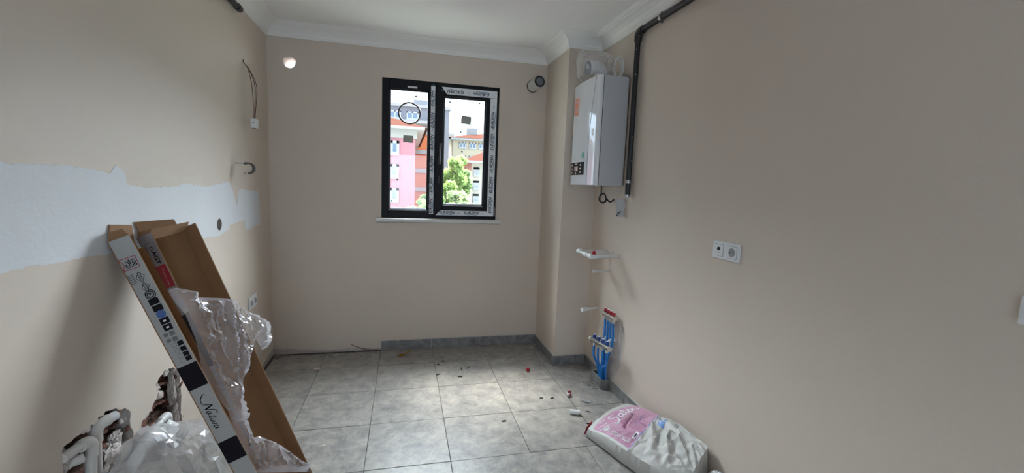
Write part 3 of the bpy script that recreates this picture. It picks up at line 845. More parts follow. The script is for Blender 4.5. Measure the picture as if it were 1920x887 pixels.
# --- flue pipe
fl = empty('flue_pipe', (1.11, D, 2.40), label='white round flue pipe jutting from the back wall near the pillar', cat='pipe')
ax = Vector((0.018, -0.16, 0.012)).normalized()
fo = Vector((1.110, D, 2.398))
lathe('outer_pipe', fo, ax, [(0, 0.051), (0.155, 0.051), (0.160, 0.049)], mat('cream_white_enamel', (0.66, 0.65, 0.60), 0.4), fl, 28)
lathe('wall_gasket', fo, ax, [(0.0, 0.055), (0.006, 0.055), (0.006, 0.050)], BLACK, fl, 28)
lathe('end_seal', fo, ax, [(0.1595, 0.048), (0.165, 0.047), (0.165, 0.034), (0.1595, 0.034)], RUBBER, fl, 28)
lathe('inner_pipe', fo, ax, [(0.150, 0.033), (0.168, 0.033), (0.168, 0.028), (0.1605, 0.028)], GREYP, fl, 24)

# --- things on top of the boiler
fe = empty('flue_elbow', (1.33, 3.10, BZ1), label='white flue elbow inside the clear bag on top of the boiler', cat='pipe')
tube('elbow_body', smooth_path([(1.290, 3.10, 2.372), (1.33, 3.10, 2.380), (1.375, 3.10, 2.370), (1.395, 3.10, 2.335), (1.398, 3.10, 2.288)], 6), 0.048, WHITE, fe, 18)
lathe('seal_ring', (1.292, 3.10, 2.372), (-1, 0, -0.1), [(0, 0.050), (0.012, 0.050), (0.012, 0.036), (0.002, 0.036)], GREYP, fe, 20)
bm = bmesh.new()
NU, NV = 44, 26
gv = []
for i in range(NU):
    row = []
    for j in range(NV + 1):
        a = 2 * math.pi * i / NU; v = j / NV
        sx, sy = math.copysign(abs(math.cos(a)) ** 0.5, math.cos(a)), math.copysign(abs(math.sin(a)) ** 0.5, math.sin(a))
        k = 1.0 if v < 0.75 else 1.0 - 0.55 * ((v - 0.75) / 0.25)
        z = BZ1 + 0.004 + 0.185 * v
        x = 1.318 + sx * 0.118 * (0.97 + 0.06 * v); y = 3.06 + sy * 0.085 * k
        n = noise.noise((x * 22, y * 22, z * 15)) * 0.014 + noise.noise((x * 60, y * 60, z * 40)) * 0.006
        row.append(bm.verts.new((x + sx * n, y + sy * n, max(z + (0.022 * noise.noise((x * 25, y * 25, 3)) if v > 0.9 else 0), BZ1 + 0.004))))
    gv.append(row)
for i in range(NU):
    for j in range(NV):
        A, B = gv[i], gv[(i + 1) % NU]
        bm.faces.new((A[j], B[j], B[j + 1], A[j + 1]))
obj('plastic_bag', bm, film_mat('bag_film', (0.84, 0.83, 0.82), 0.20, 0.65, 0.25), None, smooth=True, label='clear crumpled plastic bag standing on top of the boiler', cat='bag')
hose = []
for k in range(30):
    a = -math.pi * 0.62 + 2 * math.pi * k / 17
    hose.append((1.480 + (0.024 + 0.0006 * k) * math.cos(a), 2.97 + 0.0025 * k, 2.375 + 0.066 * math.sin(a)))
hose = [(1.455, 2.965, BZ1 + 0.004)] + hose[2:] + [(1.500, 3.05, BZ1 + 0.006)]
tube('coiled_hose', smooth_path(hose, 3), 0.0062, PPR, None, 8, label='white flexible hose looped upright on top of the boiler', cat='hose')

# --- pipe test loop (right wall)
pl = empty('pipe_loop', (XR, 3.0, 1.02), label='white pipe loop with red cap jutting from the right wall', cat='pipe')
A1, A2 = Vector((1.285, 3.095, 1.030)), Vector((1.315, 2.905, 1.012))
tube('supply_pipe', [(XR, 3.095, 1.027), A1], 0.0105, PPR, pl, 12)
tube('supply_pipe', [(XR, 2.893, 1.022), A2], 0.0105, PPR, pl, 12)
tube('cross_pipe', [A1, A2], 0.0105, PPR, pl, 12)
for A, t in ((A1, (1, 0, 0)), (A2, (1, 0, 0))):
    d = (A2 - A1).normalized() * (1 if A is A1 else -1)
    tube('elbow_fitting', smooth_path([A + Vector((0.036, 0, 0)), A + Vector((0.008, 0, 0)), A + d * 0.008, A + d * 0.036], 4), 0.0155, PPR, pl, 12)
tube('coupling', [A1.lerp(A2, 0.45), A1.lerp(A2, 0.68)], 0.0155, PPR, pl, 12)
tube('short_pipe', [(XR, 2.975, 1.027), (1.375, 2.975, 1.030)], 0.0095, PPRD, pl, 12)
tube('supply_sleeve', [(XR, 2.893, 1.022), (1.45, 2.896, 1.021)], 0.0135, PPRD, pl, 12)
lathe('red_cap', (1.352, 2.95, 1.026), (0.1, -0.2, 1), [(0, 0.014), (0.018, 0.014), (0.019, 0.010), (0.026, 0.009)], REDP, pl, 14, label='red plastic cap')
st = empty('pipe_stub', (XR, 3.02, 0.885), label='thin white pipe stub just below the white pipe loop', cat='pipe')
tube('stub_pipe', [(XR, 3.029, 0.884), (1.385, 2.992, 0.890)], 0.0085, PPRD, st, 12)
tube('end_plug', [(1.400, 2.996, 0.8895), (1.374, 2.989, 0.8905)], 0.0115, PPR, st, 12)
st = empty('pipe_stub', (XR, 3.18, 0.55), label='white flared pipe stub level with the red knob manifold', cat='pipe')
tube('stub_pipe', [(XR, 3.182, 0.552), (1.42, 3.163, 0.549)], 0.0085, PPRD, st, 12)
tube('flared_end', [(1.455, 3.169, 0.550), (1.40, 3.159, 0.548), (1.385, 3.156, 0.5475), (1.372, 3.153, 0.547)], [0.010, 0.016, 0.018, 0.018], PPR, st, 14)

# --- heating manifolds
def manifold(name, P, Q, knob, label, capend):
    P, Q = Vector(P), Vector(Q)
    e = empty(name, (P + Q) / 2, label=label, cat='manifold', group='heating manifolds')
    bm = bm_tube(bmesh.new(), [P, Q], 0.0165, 16)
    t = (Q - P).normalized()
    for k in range(5):
        c = P.lerp(Q, k / 4)
        bm_tube(bm, [c - t * 0.004, c + t * 0.004], 0.0185, 16)
    obj('bar', bm, CHROME, e, smooth=True)
    outs = []
    for k in range(4):
        c = P.lerp(Q, (k + 0.5) / 4)
        kn = lathe('valve_knob', c + Vector((0, 0, 0.014)), (0.05, 0, 1), [(0, 0.008), (0.010, 0.008), (0.010, 0.0135), (0.030, 0.0125), (0.032, 0.010)], knob, e, 12)
        lathe('knob_cap', c + Vector((0.0016, 0, 0.046)), (0.05, 0, 1), [(0, 0.0095), (0.004, 0.009)], WHITE, kn, 12, label='white knob cap')
        lathe('outlet_nut', c + Vector((0, 0, -0.012)), (0, 0, -1), [(0, 0.009), (0.008, 0.009), (0.008, 0.0125), (0.024, 0.0125), (0.026, 0.009)], CHROME, e, 8)
        outs.append(c + Vector((0, 0, -0.032)))
    if capend:
        lathe('end_cap', P, -t, [(0, 0.018), (0.03, 0.018), (0.038, 0.013)], mat('ivory_plastic', (0.70, 0.66, 0.52), 0.4), e, 14, label='ivory end cap')
    return e, outs
m1, o1 = manifold('heating_manifold', (1.484, 2.985, 0.566), (1.484, 2.812, 0.571), REDP, 'upper heating manifold with four red knobs', False)
m2, o2 = manifold('heating_manifold', (1.415, 3.020, 0.352), (1.420, 2.740, 0.378), BLUEP, 'lower heating manifold with four dark blue knobs', True)
box('manifold_bracket', (1.49, 2.90, 0.556), (XR - 0.0005, 2.925, 0.582), STEEL, m1)
box('manifold_bracket', (1.425, 3.002, 0.350), (XR - 0.0005, 3.016, 0.366), STEEL, m2)
for k, p in enumerate(o1):
    tube('blue_pipe', smooth_path([p + Vector((0, 0, 0.005)), p + Vector((0.004, 0, -0.16)), Vector((1.492, 2.985 - 0.024 * k, 0.20)), Vector((1.494, 2.98 - 0.020 * k, 0.035))], 8), 0.0086, BLUEPIPE, None, 10,
         label=['blue heating pipe under the red knobs, farthest from the camera', 'blue heating pipe under the red knobs, second from the far end', 'blue heating pipe under the red knobs, third from the far end', 'blue heating pipe under the red knobs, nearest the camera'][k], cat='pipe', group='blue heating pipes')
for k, p in enumerate(o2):
    tube('blue_pipe', smooth_path([p + Vector((0, 0, 0.005)), p + Vector((0.006, 0.004, -0.09)), Vector((1.455, 2.985 - 0.024 * k, 0.16)), Vector((1.472, 2.98 - 0.018 * k, 0.035))], 8), 0.0082, BLUEPIPE, None, 10,
         label=['blue heating pipe under the blue knobs, farthest from the camera', 'blue heating pipe under the blue knobs, second from the far end', 'blue heating pipe under the blue knobs, third from the far end', 'blue heating pipe under the blue knobs, nearest the camera'][k], cat='pipe', group='blue heating pipes')
for k, (y, z) in enumerate([(2.93, 0.395), (2.865, 0.395)]):
    tube('white_elbow', smooth_path([(XR, y, z), (XR - 0.035, y, z + 0.004), (XR - 0.05, y, z - 0.008), (XR - 0.052, y, z - 0.035)], 5), 0.010, PPR, None, 10,
         label=['white pipe elbow on the wall behind the blue knobs, farther one', 'white pipe elbow on the wall behind the blue knobs, nearer one'][k], cat='pipe')
HOSEF = film_mat('clear_hose_film', (0.72, 0.72, 0.74), 0.18, 0.6)
# clear hoses against the wall
for k, dy in enumerate((0.0, 0.02)):
    tube('clear_hose', smooth_path([(XR - 0.012, 2.80 - dy, 0.56), (XR - 0.009, 2.765 - dy, 0.44), (XR - 0.009, 2.785 - dy, 0.30), (XR - 0.009, 2.83 - dy, 0.17), (XR - 0.014, 2.875 - dy * 0.4, 0.085)], 8), 0.0040, HOSEF, None, 8,
         label=['thin clear hose against the wall, nearer the blue pipes', 'thin clear hose against the wall, farther from the blue pipes'][k], cat='hose')
# tiled box round the pipe feet
tbx = empty('tile_box', (1.49, 2.99, 0), label='low box of grey skirting tiles around the blue pipe feet', cat='box')
box('side_tile', (1.452, 2.902, 0.001), (1.462, 3.092, 0.076), SKIRT, tbx, bev=0.001)
box('end_tile', (1.457, 2.889, 0.001), (XR - 0.0005, 2.900, 0.076), SKIRT, tbx, bev=0.001)
box('end_tile', (1.463, 3.084, 0.001), (XR - 0.0005, 3.094, 0.070), SKIRT, tbx, bev=0.001)
bm = bmesh.new()
for k in range(60):
    bmesh.ops.create_icosphere(bm, subdivisions=1, radius=random.uniform(0.004, 0.013), matrix=Matrix.Translation((random.uniform(1.468, 1.518), random.uniform(2.908, 3.076), random.uniform(0.022, 0.046))) @ Matrix.Rotation(random.random() * 6, 4, (1, 1, 0)) @ Matrix.Diagonal((1, 0.7, 0.55, 1)))
bm_box(bm, (1.463, 2.902, 0.001), (1.5265, 3.083, 0.030))
obj('rubble_fill', bm, mat('dark_rubble', (0.03, 0.03, 0.035), 0.9, color2=(0.35, 0.33, 0.31), noise_scale=60, noise_amt=0.8), tbx, kind='stuff')

# =====================================================================================
# BROKEN WALL POCKETS
# =====================================================================================
def pocket(name, loop, seed, label, frag_n, base_depth):
    ysx = [p[0] for p in loop]; zsx = [p[1] for p in loop]
    y0, y1, z0, z1 = min(ysx) - 0.03, max(ysx) + 0.03, min(zsx) - 0.03, max(zsx) + 0.03
    e = empty(name, (XL, (y0 + y1) / 2, z0)); e.parent = wall_left
    e['label'] = label
    bm = bmesh.new()
    st = 0.0085
    ny, nz = int((y1 - y0) / st), int((z1 - z0) / st)
    g = []
    for i in range(ny + 1):
        row = []
        for j in range(nz + 1):
            y, z = y0 + i * st, z0 + j * st
            n = noise.noise((y * 14 + seed, z * 14, seed)) * 0.55 + noise.noise((y * 40, z * 40, seed)) * 0.3 + noise.noise((y * 110, z * 110, seed)) * 0.18
            fl_ = math.floor((z + 0.01 * noise.noise((y * 9, z * 9, 1))) / 0.042)
            web = abs(((z / 0.042) % 1) - 0.5) > 0.36
            d = base_depth + 0.030 * n + (-0.022 if web else 0.006) + (0.012 if (fl_ % 2) else 0)
            row.append(bm.verts.new((XL - max(0.006, min(d, 0.125)), y, z)))
        g.append(row)
    for i in range(ny):
        for j in range(nz):
            f = bm.faces.new((g[i][j], g[i + 1][j], g[i + 1][j + 1], g[i][j + 1]))
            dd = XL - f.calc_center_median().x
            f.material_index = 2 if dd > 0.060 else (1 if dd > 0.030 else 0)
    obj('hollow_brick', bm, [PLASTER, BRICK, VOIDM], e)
    # shards round the rim: mostly plaster lumps, some brick
    rnd = random.Random(seed)
    for k in range(frag_n):
        p = loop[rnd.randrange(len(loop))]
        c = Vector((XL - rnd.uniform(0.002, 0.03), p[0] + rnd.uniform(-0.02, 0.02), p[1] + rnd.uniform(-0.02, 0.02)))
        bm = bmesh.new()
        r = rnd.uniform(0.008, 0.026)
        bmesh.ops.create_icosphere(bm, subdivisions=2, radius=r)
        for v in bm.verts:
            v.co *= 1 + 0.45 * noise.noise(v.co * 70 + Vector((k, seed, 0)))
        bm.transform(Matrix.Translation(c) @ Matrix.Rotation(rnd.random() * 6, 4, (0, 1, 1)) @ Matrix.Diagonal((0.45, 1, 0.8, 1)))
        br = rnd.random() < 0.25
        obj('brick_shard' if br else 'plaster_lump', bm, BRICK if br else mat('pale_plaster_lump', (0.74, 0.68, 0.64), 0.95, color2=(0.55, 0.47, 0.43), noise_scale=30, bump=0.6, bump_scale=80), e)
    return e
pk1 = pocket('wall_pocket', J1, 3.3, 'broken pocket in the left wall, nearer the camera', 20, 0.062)
pk2 = pocket('wall_pocket', J2, 9.1, 'broken pocket in the left wall reaching behind the leaning carton', 34, 0.058)
# larger hanging plaster flaps seen in pocket one and between the pockets
def lump(parent, c, s, seed, m, name='plaster_lump', rot=0.0):
    bm = bmesh.new()
    bmesh.ops.create_icosphere(bm, subdivisions=4, radius=1.0)
    for v in bm.verts:
        c0 = v.co.copy()
        v.co *= 1 + 0.32 * noise.noise(c0 * 1.5 + Vector((seed, 0, 0))) + 0.24 * noise.noise(c0 * 4 + Vector((seed, 0, 3))) + 0.15 * noise.noise(c0 * 10 + Vector((seed, 4, 3)))
    bm.transform(Matrix.Translation(c) @ Matrix.Rotation(rot, 4, 'X') @ Matrix.Diagonal((*s, 1)))
    return obj(name, bm, m, parent)
PL = MATS['pale_plaster_lump']
lump(pk1, (XL - 0.030, 1.925, 0.452), (0.018, 0.035, 0.032), 1, PLASTER, rot=0.4)
lump(pk1, (XL - 0.022, 1.885, 0.43), (0.022, 0.05, 0.03), 2, PL, rot=0.2)
lump(pk1, (XL - 0.022, 1.968, 0.535), (0.014, 0.010, 0.034), 3, PLASTER)
lump(pk1, (XL - 0.030, 1.64, 0.54), (0.03, 0.03, 0.05), 4, PLASTER)
lump(pk1, (XL - 0.030, 1.86, 0.37), (0.024, 0.05, 0.03), 5, PL)
lump(pk2, (XL - 0.020, 2.185, 0.545), (0.022, 0.024, 0.024), 6, PL)
lump(pk2, (XL - 0.030, 2.13, 0.465), (0.016, 0.04, 0.026), 7, PL, rot=0.7)
lump(pk2, (XL - 0.028, 2.175, 0.50), (0.014, 0.02, 0.028), 8, PL)
lump(pk2, (XL - 0.024, 2.35, 0.46), (0.016, 0.018, 0.085), 9, PLASTER)
lump(pk2, (XL - 0.024, 2.365, 0.30), (0.016, 0.02, 0.06), 10, PL)
lump(pk2, (XL - 0.024, 1.96, 0.375), (0.020, 0.04, 0.024), 11, PL, rot=0.5)
lump(pk2, (XL - 0.028, 2.08, 0.40), (0.014, 0.06, 0.02), 12, BRICK, 'brick_shard', rot=0.5)

# pipes in the pockets
pp = empty('water_pipe', (XL, 1.83, 0.58), label='dusty white pipe with capped elbow in the nearer wall pocket, taller one', cat='pipe')
xk = XL - 0.004
tube('pipe_run', [(xk - 0.004, 1.775, 0.30), (xk, 1.783, 0.565)], 0.0165, PPRD, pp, 14)
tube('elbow', smooth_path([(xk, 1.782, 0.530), (xk, 1.784, 0.565), (xk + 0.003, 1.798, 0.583), (xk + 0.010, 1.835, 0.584)], 5), 0.0205, PPRD, pp, 14)
lathe('end_plug', (xk + 0.008, 1.828, 0.584), (0.25, 1, 0.0), [(0, 0.0215), (0.004, 0.0215), (0.004, 0.017), (0.040, 0.017), (0.043, 0.013)], PPR, pp, 14)
pp = empty('water_pipe', (XL, 1.72, 0.55), label='dusty white pipe with elbow in the nearer wall pocket, shorter one', cat='pipe')
tube('pipe_run', [(xk + 0.006, 1.726, 0.30), (xk + 0.012, 1.735, 0.535)], 0.0165, PPRD, pp, 14)
tube('elbow', smooth_path([(xk + 0.012, 1.735, 0.505), (xk + 0.012, 1.736, 0.545), (xk + 0.010, 1.722, 0.562), (xk + 0.008, 1.69, 0.566)], 5), 0.0205, PPRD, pp, 14)
tube('pipe_run', [(xk + 0.008, 1.70, 0.566), (xk + 0.002, 1.62, 0.570)], 0.0165, PPRD, pp, 14)
lathe('end_plug', (XL - 0.012, 1.655, 0.530), (0.6, 0.6, 0.0), [(0, 0.020), (0.006, 0.020), (0.006, 0.016), (0.040, 0.016), (0.042, 0.012)], PPRD, pp, 12)
for k, (y, z, dz, lab) in enumerate([(2.235, 0.385, 0.0, 'white pipe along the farther wall pocket, upper one'), (2.185, 0.340, 0.0, 'white pipe along the farther wall pocket, lower one')]):
    pp = empty('water_pipe', (XL, y, z), label=lab, cat='pipe')
    x = XL + 0.004 - 0.002 * k
    tube('pipe_run', [(x + 0.03, 1.86, z - 0.018), (x, y - 0.03, z)], 0.0135, PPR, pp, 14)
    tube('elbow', smooth_path([(x, y - 0.055, z - 0.002), (x, y - 0.01, z), (x, y + 0.008, z - 0.012), (x, y + 0.010, z - 0.045)], 5), 0.0175, PPR, pp, 14)
    tube('pipe_run', [(x, y + 0.010, z - 0.04), (x, y + 0.012, 0.16 + 0.03 * k)], 0.0135, PPR, pp, 14)

# =====================================================================================
# CARTONS LEANING ON THE LEFT WALL
# =====================================================================================
class Fr:
    def __init__(s, o, l, w, n, L, Wd, T):
        s.o, s.l, s.w, s.n = Vector(o), Vector(l), Vector(w), Vector(n); s.L, s.W, s.T = L, Wd, T
    def p(s, u, v, t): return s.o + s.l * u + s.w * v + s.n * t

c1 = Fr((-0.508, 1.811, 0.001), (-0.40593, 0.06483, 0.91160), (0.00353, 0.99758, -0.06938), (0.91390, 0.02494, 0.40518), 1.354, 0.155, 0.074)
c2 = Fr((-0.575, 2.002, 0.026), (-0.37278, 0.06398, 0.92571), (0.42500, 0.89860, 0.10904), (0.82487, -0.43407, 0.36217), 1.300, 0.203, 0.081)

def panel(name, F, lo, hi, parent, out_axis, outer, inner=CARD, thick=None, **k):
    """carton panel: the face looking along out_axis (index, sign) carries the outer print colour"""
    bm = bmesh.new()
    bm_box(bm, lo, hi)
    bm.normal_update()
    for f in bm.faces:
        f.material_index = 0 if f.normal[out_axis[0]] * out_axis[1] > 0.9 else 1
    mm = Matrix((F.w, F.n, F.l)).transposed().to_4x4(); mm.translation = F.o
    bm.transform(mm)
    return obj(name, bm, [outer, inner], parent, **k)

def carton(name, F, label, outer, full=True):
    e = empty(name, F.o, label=label, cat='carton')
    t = 0.004
    panel('back_panel', F, (0, 0, 0), (F.W, t, F.L), e, (1, -1), outer)
    sd = panel('side_panel', F, (0, t, 0), (t, F.T, F.L), e, (0, -1), outer)
    panel('side_panel', F, (F.W - t, t, 0), (F.W, F.T if full else t + 0.022, F.L - (0 if full else 0.04)), e, (0, 1), outer)
    panel('end_panel', F, (t, t, 0), (F.W - t, F.T, t), e, (2, -1), outer)
    return e, sd
def flap(name, parent, P, thick=0.003, m=CARD):
    """bent cardboard flap from a strip of cross lines P = [(a, b), ...]"""
    bm = bmesh.new()
    rows = [(Vector(a), Vector(b)) for a, b in P]
    top, bot = [], []
    for i, (a, b) in enumerate(rows):
        a2, b2 = rows[min(i + 1, len(rows) - 1)] if i < len(rows) - 1 else rows[i]
        a1, b1 = rows[max(i - 1, 0)]
        n = (b - a).cross(a2 - a1).normalized() * thick / 2
        top.append((bm.verts.new(a + n), bm.verts.new(b + n))); bot.append((bm.verts.new(a - n), bm.verts.new(b - n)))
    for i in range(len(rows) - 1):
        bm.faces.new((top[i][0], top[i][1], top[i + 1][1], top[i + 1][0])); bm.faces.new((bot[i][0], bot[i + 1][0], bot[i + 1][1], bot[i][1]))
        bm.faces.new((top[i][0], top[i + 1][0], bot[i + 1][0], bot[i][0])); bm.faces.new((top[i][1], bot[i][1], bot[i + 1][1], top[i + 1][1]))
    bm.faces.new((top[0][0], bot[0][0], bot[0][1], top[0][1])); bm.faces.new((top[-1][0], top[-1][1], bot[-1][1], bot[-1][0]))
    return obj(name, bm, m, parent)

b1, side1 = carton('flooring_carton', c1, 'long white printed flooring carton leaning on the left wall', CARDW, full=False)
flap('end_flap', b1, [(c1.p(c1.L - 0.002, 0.002, 0.003), c1.p(c1.L - 0.002, 0.002, c1.T)), (c1.p(c1.L + 0.035, 0.006, 0.0175), c1.p(c1.L + 0.028, 0.006, c1.T - 0.012))])
flap('end_flap', b1, [(c1.p(c1.L - 0.002, 0.006, 0.006), c1.p(c1.L - 0.002, c1.W - 0.006, 0.006)), (c1.p(c1.L + 0.060, 0.012, 0.027), c1.p(c1.L + 0.055, c1.W - 0.01, 0.027))])
b2, side2 = carton('flooring_carton', c2, 'open brown flooring carton tray leaning beside the white printed carton', CARDG)
flap('end_flap', b2, [(c2.p(c2.L - 0.001, 0.006, 0.003), c2.p(c2.L - 0.001, c2.W - 0.008, 0.003)), (c2.p(c2.L + 0.020, 0.010, 0.012), c2.p(c2.L + 0.024, c2.W - 0.02, 0.004)), (c2.p(c2.L + 0.060, -0.006, 0.032), c2.p(c2.L + 0.046, c2.W - 0.03, 0.012))])
flap('end_flap', b2, [(c2.p(c2.L - 0.030, 0.006, c2.T - 0.012), c2.p(c2.L - 0.020, c2.W - 0.030, c2.T - 0.030)), (c2.p(c2.L + 0.010, 0.010, c2.T - 0.004), c2.p(c2.L + 0.014, c2.W - 0.012, c2.T - 0.020))])
flap('side_flap', b2, [(c2.p(c2.L - 0.002, 0.002, 0.004), c2.p(c2.L - 0.002, 0.002, c2.T)), (c2.p(c2.L + 0.020, 0.012, 0.006), c2.p(c2.L + 0.012, 0.014, c2.T - 0.006))])
def decal(name, F, pts, parent, m, off=-0.0009):
    """flat print on the camera-side panel; pts in (length, depth)"""
    return prism(name, [F.p(u, off, n) for u, n in pts], F.w * 0.0007, m, parent)
def quadp(u, n, du, dn): return [(u - du / 2, n - dn / 2), (u + du / 2, n - dn / 2), (u + du / 2, n + dn / 2), (u - du / 2, n + dn / 2)]
decal('black_band', c1, [(0.724, 0.0005), (0.824, 0.0005), (0.824, 0.0735), (0.724, 0.0735)], side1, PBLACK)
decal('black_band', c1, [(0.395, 0.0005), (0.488, 0.0005), (0.488, 0.0735), (0.395, 0.0735)], side1, PBLACK)
# ribbon badge outline
bm = bmesh.new()
bad = [(1.279, 0.003), (1.277, 0.060), (1.233, 0.058), (1.235, 0.004), (1.257, 0.014)]
for i in range(5):
    a, b = bad[i], bad[(i + 1) % 5]
    for q in ribbon2d([a, b], 0.0022):
        bm.faces.new([bm.verts.new(c1.p(p[0], -0.0009, p[1])) for p in q])
obj('badge_outline', bm, PRED, side1)
# lettering on carton one: reads down the carton, letters' tops towards the rim
def side_text(bm, F, body, u, n, size, sq=1.0, **k):
    place_text(bm, body, F.p(u, -0.0010, n), -F.l, F.n, size, sq, **k)
bm = bmesh.new()
side_text(bm, c1, '100', 1.256, 0.047, 0.020, 0.95, bold=0.0006)
side_text(bm, c1, 'YERLİ', 1.256, 0.032, 0.013, 0.95, bold=0.0005)
side_text(bm, c1, '% AGT', 1.252, 0.020, 0.011, 0.9, bold=0.0005)
obj('lettering', bm, PBLACK, side1)
bm = bmesh.new()
for k in range(5):
    for q in ribbon2d(cr2([(1.214 - 0.008 * k, 0.004), (1.212 - 0.008 * k, 0.014), (1.215 - 0.008 * k, 0.025)]), 0.0042):
        bm.faces.new([bm.verts.new(c1.p(p[0], -0.0010, p[1])) for p in q])
obj('grey_symbol', bm, PGREY, side1)
bm = bmesh.new()
def outline(bm, pts, w):
    for i in range(len(pts)):
        for q in ribbon2d([pts[i], pts[(i + 1) % len(pts)]], w):
            bm.faces.new([bm.verts.new(c1.p(p[0], -0.0010, p[1])) for p in q])
for (u, n, s) in [(1.196, 0.042, 0.020), (1.155, 0.042, 0.018)]:
    outline(bm, [(u + s, n), (u + s * 0.1, n + s * 0.75), (u - s, n), (u - s * 0.1, n - s * 0.75)], 0.0018)
    for k in (-1, 0, 1):
        for j in (-1, 1):
            outline(bm, quadp(u + k * 0.007, n + j * 0.0035, 0.003, 0.003), 0.0016)
for r in (0.017, 0.011):
    outline(bm, [(1.123 + r * math.cos(a), 0.044 + r * math.sin(a)) for a in [2 * math.pi * i / 16 for i in range(16)]], 0.0035)
outline(bm, [(1.128, 0.040), (1.120, 0.043), (1.128, 0.048)], 0.0025)
obj('line_symbol', bm, PBLACK, side1)
for k, (u, n, w_) in enumerate([(1.094, 0.043, 0.034), (1.066, 0.044, 0.034), (1.012, 0.044, 0.032), (0.985, 0.043, 0.030)]):
    d = decal('pictogram', c1, quadp(u, n, 0.024, w_), side1, PBLACK)
    if k > 1:
        decal('pictogram_mark', c1, quadp(u, n, 0.007, 0.010), side1, PWHITE, off=-0.0014)
lathe('blue_roundel', c1.p(1.040, -0.0002, 0.044), -c1.w, [(0, 0.0165), (0.0008, 0.0165)], PBLUE, side1, 20)
for u in (0.958, 0.934):
    decal('pictogram', c1, quadp(u, 0.046, 0.018, 0.018), side1, PGREY); decal('pictogram', c1, quadp(u + 0.001, 0.024, 0.014, 0.014), side1, PGREY)
for u in (0.912, 0.888, 0.866, 0.846):
    decal('pictogram', c1, quadp(u, 0.055, 0.018, 0.020), side1, PBLACK)
    bm = bmesh.new(); outline(bm, quadp(u, 0.033, 0.015, 0.014), 0.0014); obj('line_symbol', bm, PGREY, side1)
bm = bmesh.new()
for path in NATURA:
    for q in ribbon2d(path, lambda t: 0.05 + 0.05 * math.sin(math.pi * t)):
        bm.faces.new([bm.verts.new(c1.p(0.660 - p[0] * 0.036 - p[1] * 0.008, -0.0011, 0.020 + p[1] * 0.032)) for p in q])
obj('script_lettering', bm, PBLACK, side1)
bm = bmesh.new(); side_text(bm, c1, 'LINE', 0.560, 0.013, 0.007); obj('lettering', bm, PGREY, side1)
# carton two print
bm = bmesh.new()
side_text(bm, c2, 'AGT', 1.198, 0.050, 0.030, 0.95, bold=0.0011)
obj('lettering', bm, PBLACK, side2)
bm = bmesh.new()
def outline2(bm, pts, w):
    for i in range(len(pts)):
        for q in ribbon2d([pts[i], pts[(i + 1) % len(pts)]], w):
            bm.faces.new([bm.verts.new(c2.p(p[0], -0.0010, p[1])) for p in q])
outline2(bm, quadp(1.238, 0.048, 0.012, 0.014), 0.0026)
for q in ribbon2d([(1.262, 0.02), (1.262, 0.066), (1.16, 0.066)], 0.001): bm.faces.new([bm.verts.new(c2.p(p[0], -0.0010, p[1])) for p in q])
obj('logo_mark', bm, PBLACK, side2)
decal('red_label', c2, [(1.163, 0.022), (1.163, 0.0775), (1.066, 0.0775), (1.066, 0.016)], side2, PRED)
bm = bmesh.new()
for path in FLOORING:
    for q in ribbon2d(path, 0.10):
        bm.faces.new([bm.verts.new(c2.p(1.152 - p[0] * 0.0245, -0.0015, 0.050 + p[1] * 0.014)) for p in q])
obj('script_lettering', bm, mat('faint_pink_print', (0.62, 0.30, 0.32), 0.5), side2)
decal('black_band', c2, [(0.70, 0.003), (0.93, 0.003), (0.95, 0.0805), (0.70, 0.0805)], side2, PBLACK)

# =====================================================================================
# PLASTIC SHEETS
# =====================================================================================
def inside(p, poly):
    x, y = p; c = False; n = len(poly)
    for i in range(n):
        (x1, y1), (x2, y2) = poly[i], poly[(i + 1) % n]
        if (y1 > y) != (y2 > y) and x < (x2 - x1) * (y - y1) / (y2 - y1) + x1: c = not c
    return c
def near_edge(p, poly):
    best = None
    for i in range(len(poly)):
        a, b = Vector(poly[i]), Vector(poly[(i + 1) % len(poly)])
        ab = b - a; t = max(0, min(1, (Vector(p) - a).dot(ab) / max(ab.length_squared, 1e-9)))
        q = a + ab * t; d = (Vector(p) - q).length
        if best is None or d < best[0]: best = (d, q)
    return best
def sheet_mesh(poly, fn, st):
    xs_ = [p[0] for p in poly]; ys_ = [p[1] for p in poly]
    bm = bmesh.new(); V = {}
    nx, ny = int((max(xs_) - min(xs_)) / st) + 2, int((max(ys_) - min(ys_)) / st) + 2
    faces = []
    for i in range(nx):
        for j in range(ny):
            c = (min(xs_) + (i + 0.5) * st, min(ys_) + (j + 0.5) * st)
            if inside(c, poly): faces.append((i, j))
    cnt = {}
    for i, j in faces:
        for k in ((i, j), (i + 1, j), (i + 1, j + 1), (i, j + 1)): cnt[k] = cnt.get(k, 0) + 1
    for k, c in cnt.items():
        p = (min(xs_) + k[0] * st, min(ys_) + k[1] * st)
        if c < 4:
            d, q = near_edge(p, poly)
            if d < st * 1.2: p = (q.x, q.y)
        else:
            p = (p[0] + random.uniform(-0.32, 0.32) * st, p[1] + random.uniform(-0.32, 0.32) * st)
        V[k] = bm.verts.new(fn(p[0], p[1], near_edge(p, poly)[0]))
    for i, j in faces:
        try: bm.faces.new((V[(i, j)], V[(i + 1, j)], V[(i + 1, j + 1)], V[(i, j + 1)]))
        except ValueError: pass
    bmesh.ops.triangulate(bm, faces=bm.faces[:], quad_method='SHORT_EDGE')
    return bm
def ridged(x, y, z): return 1 - 2 * abs(noise.noise((x, y, z)))

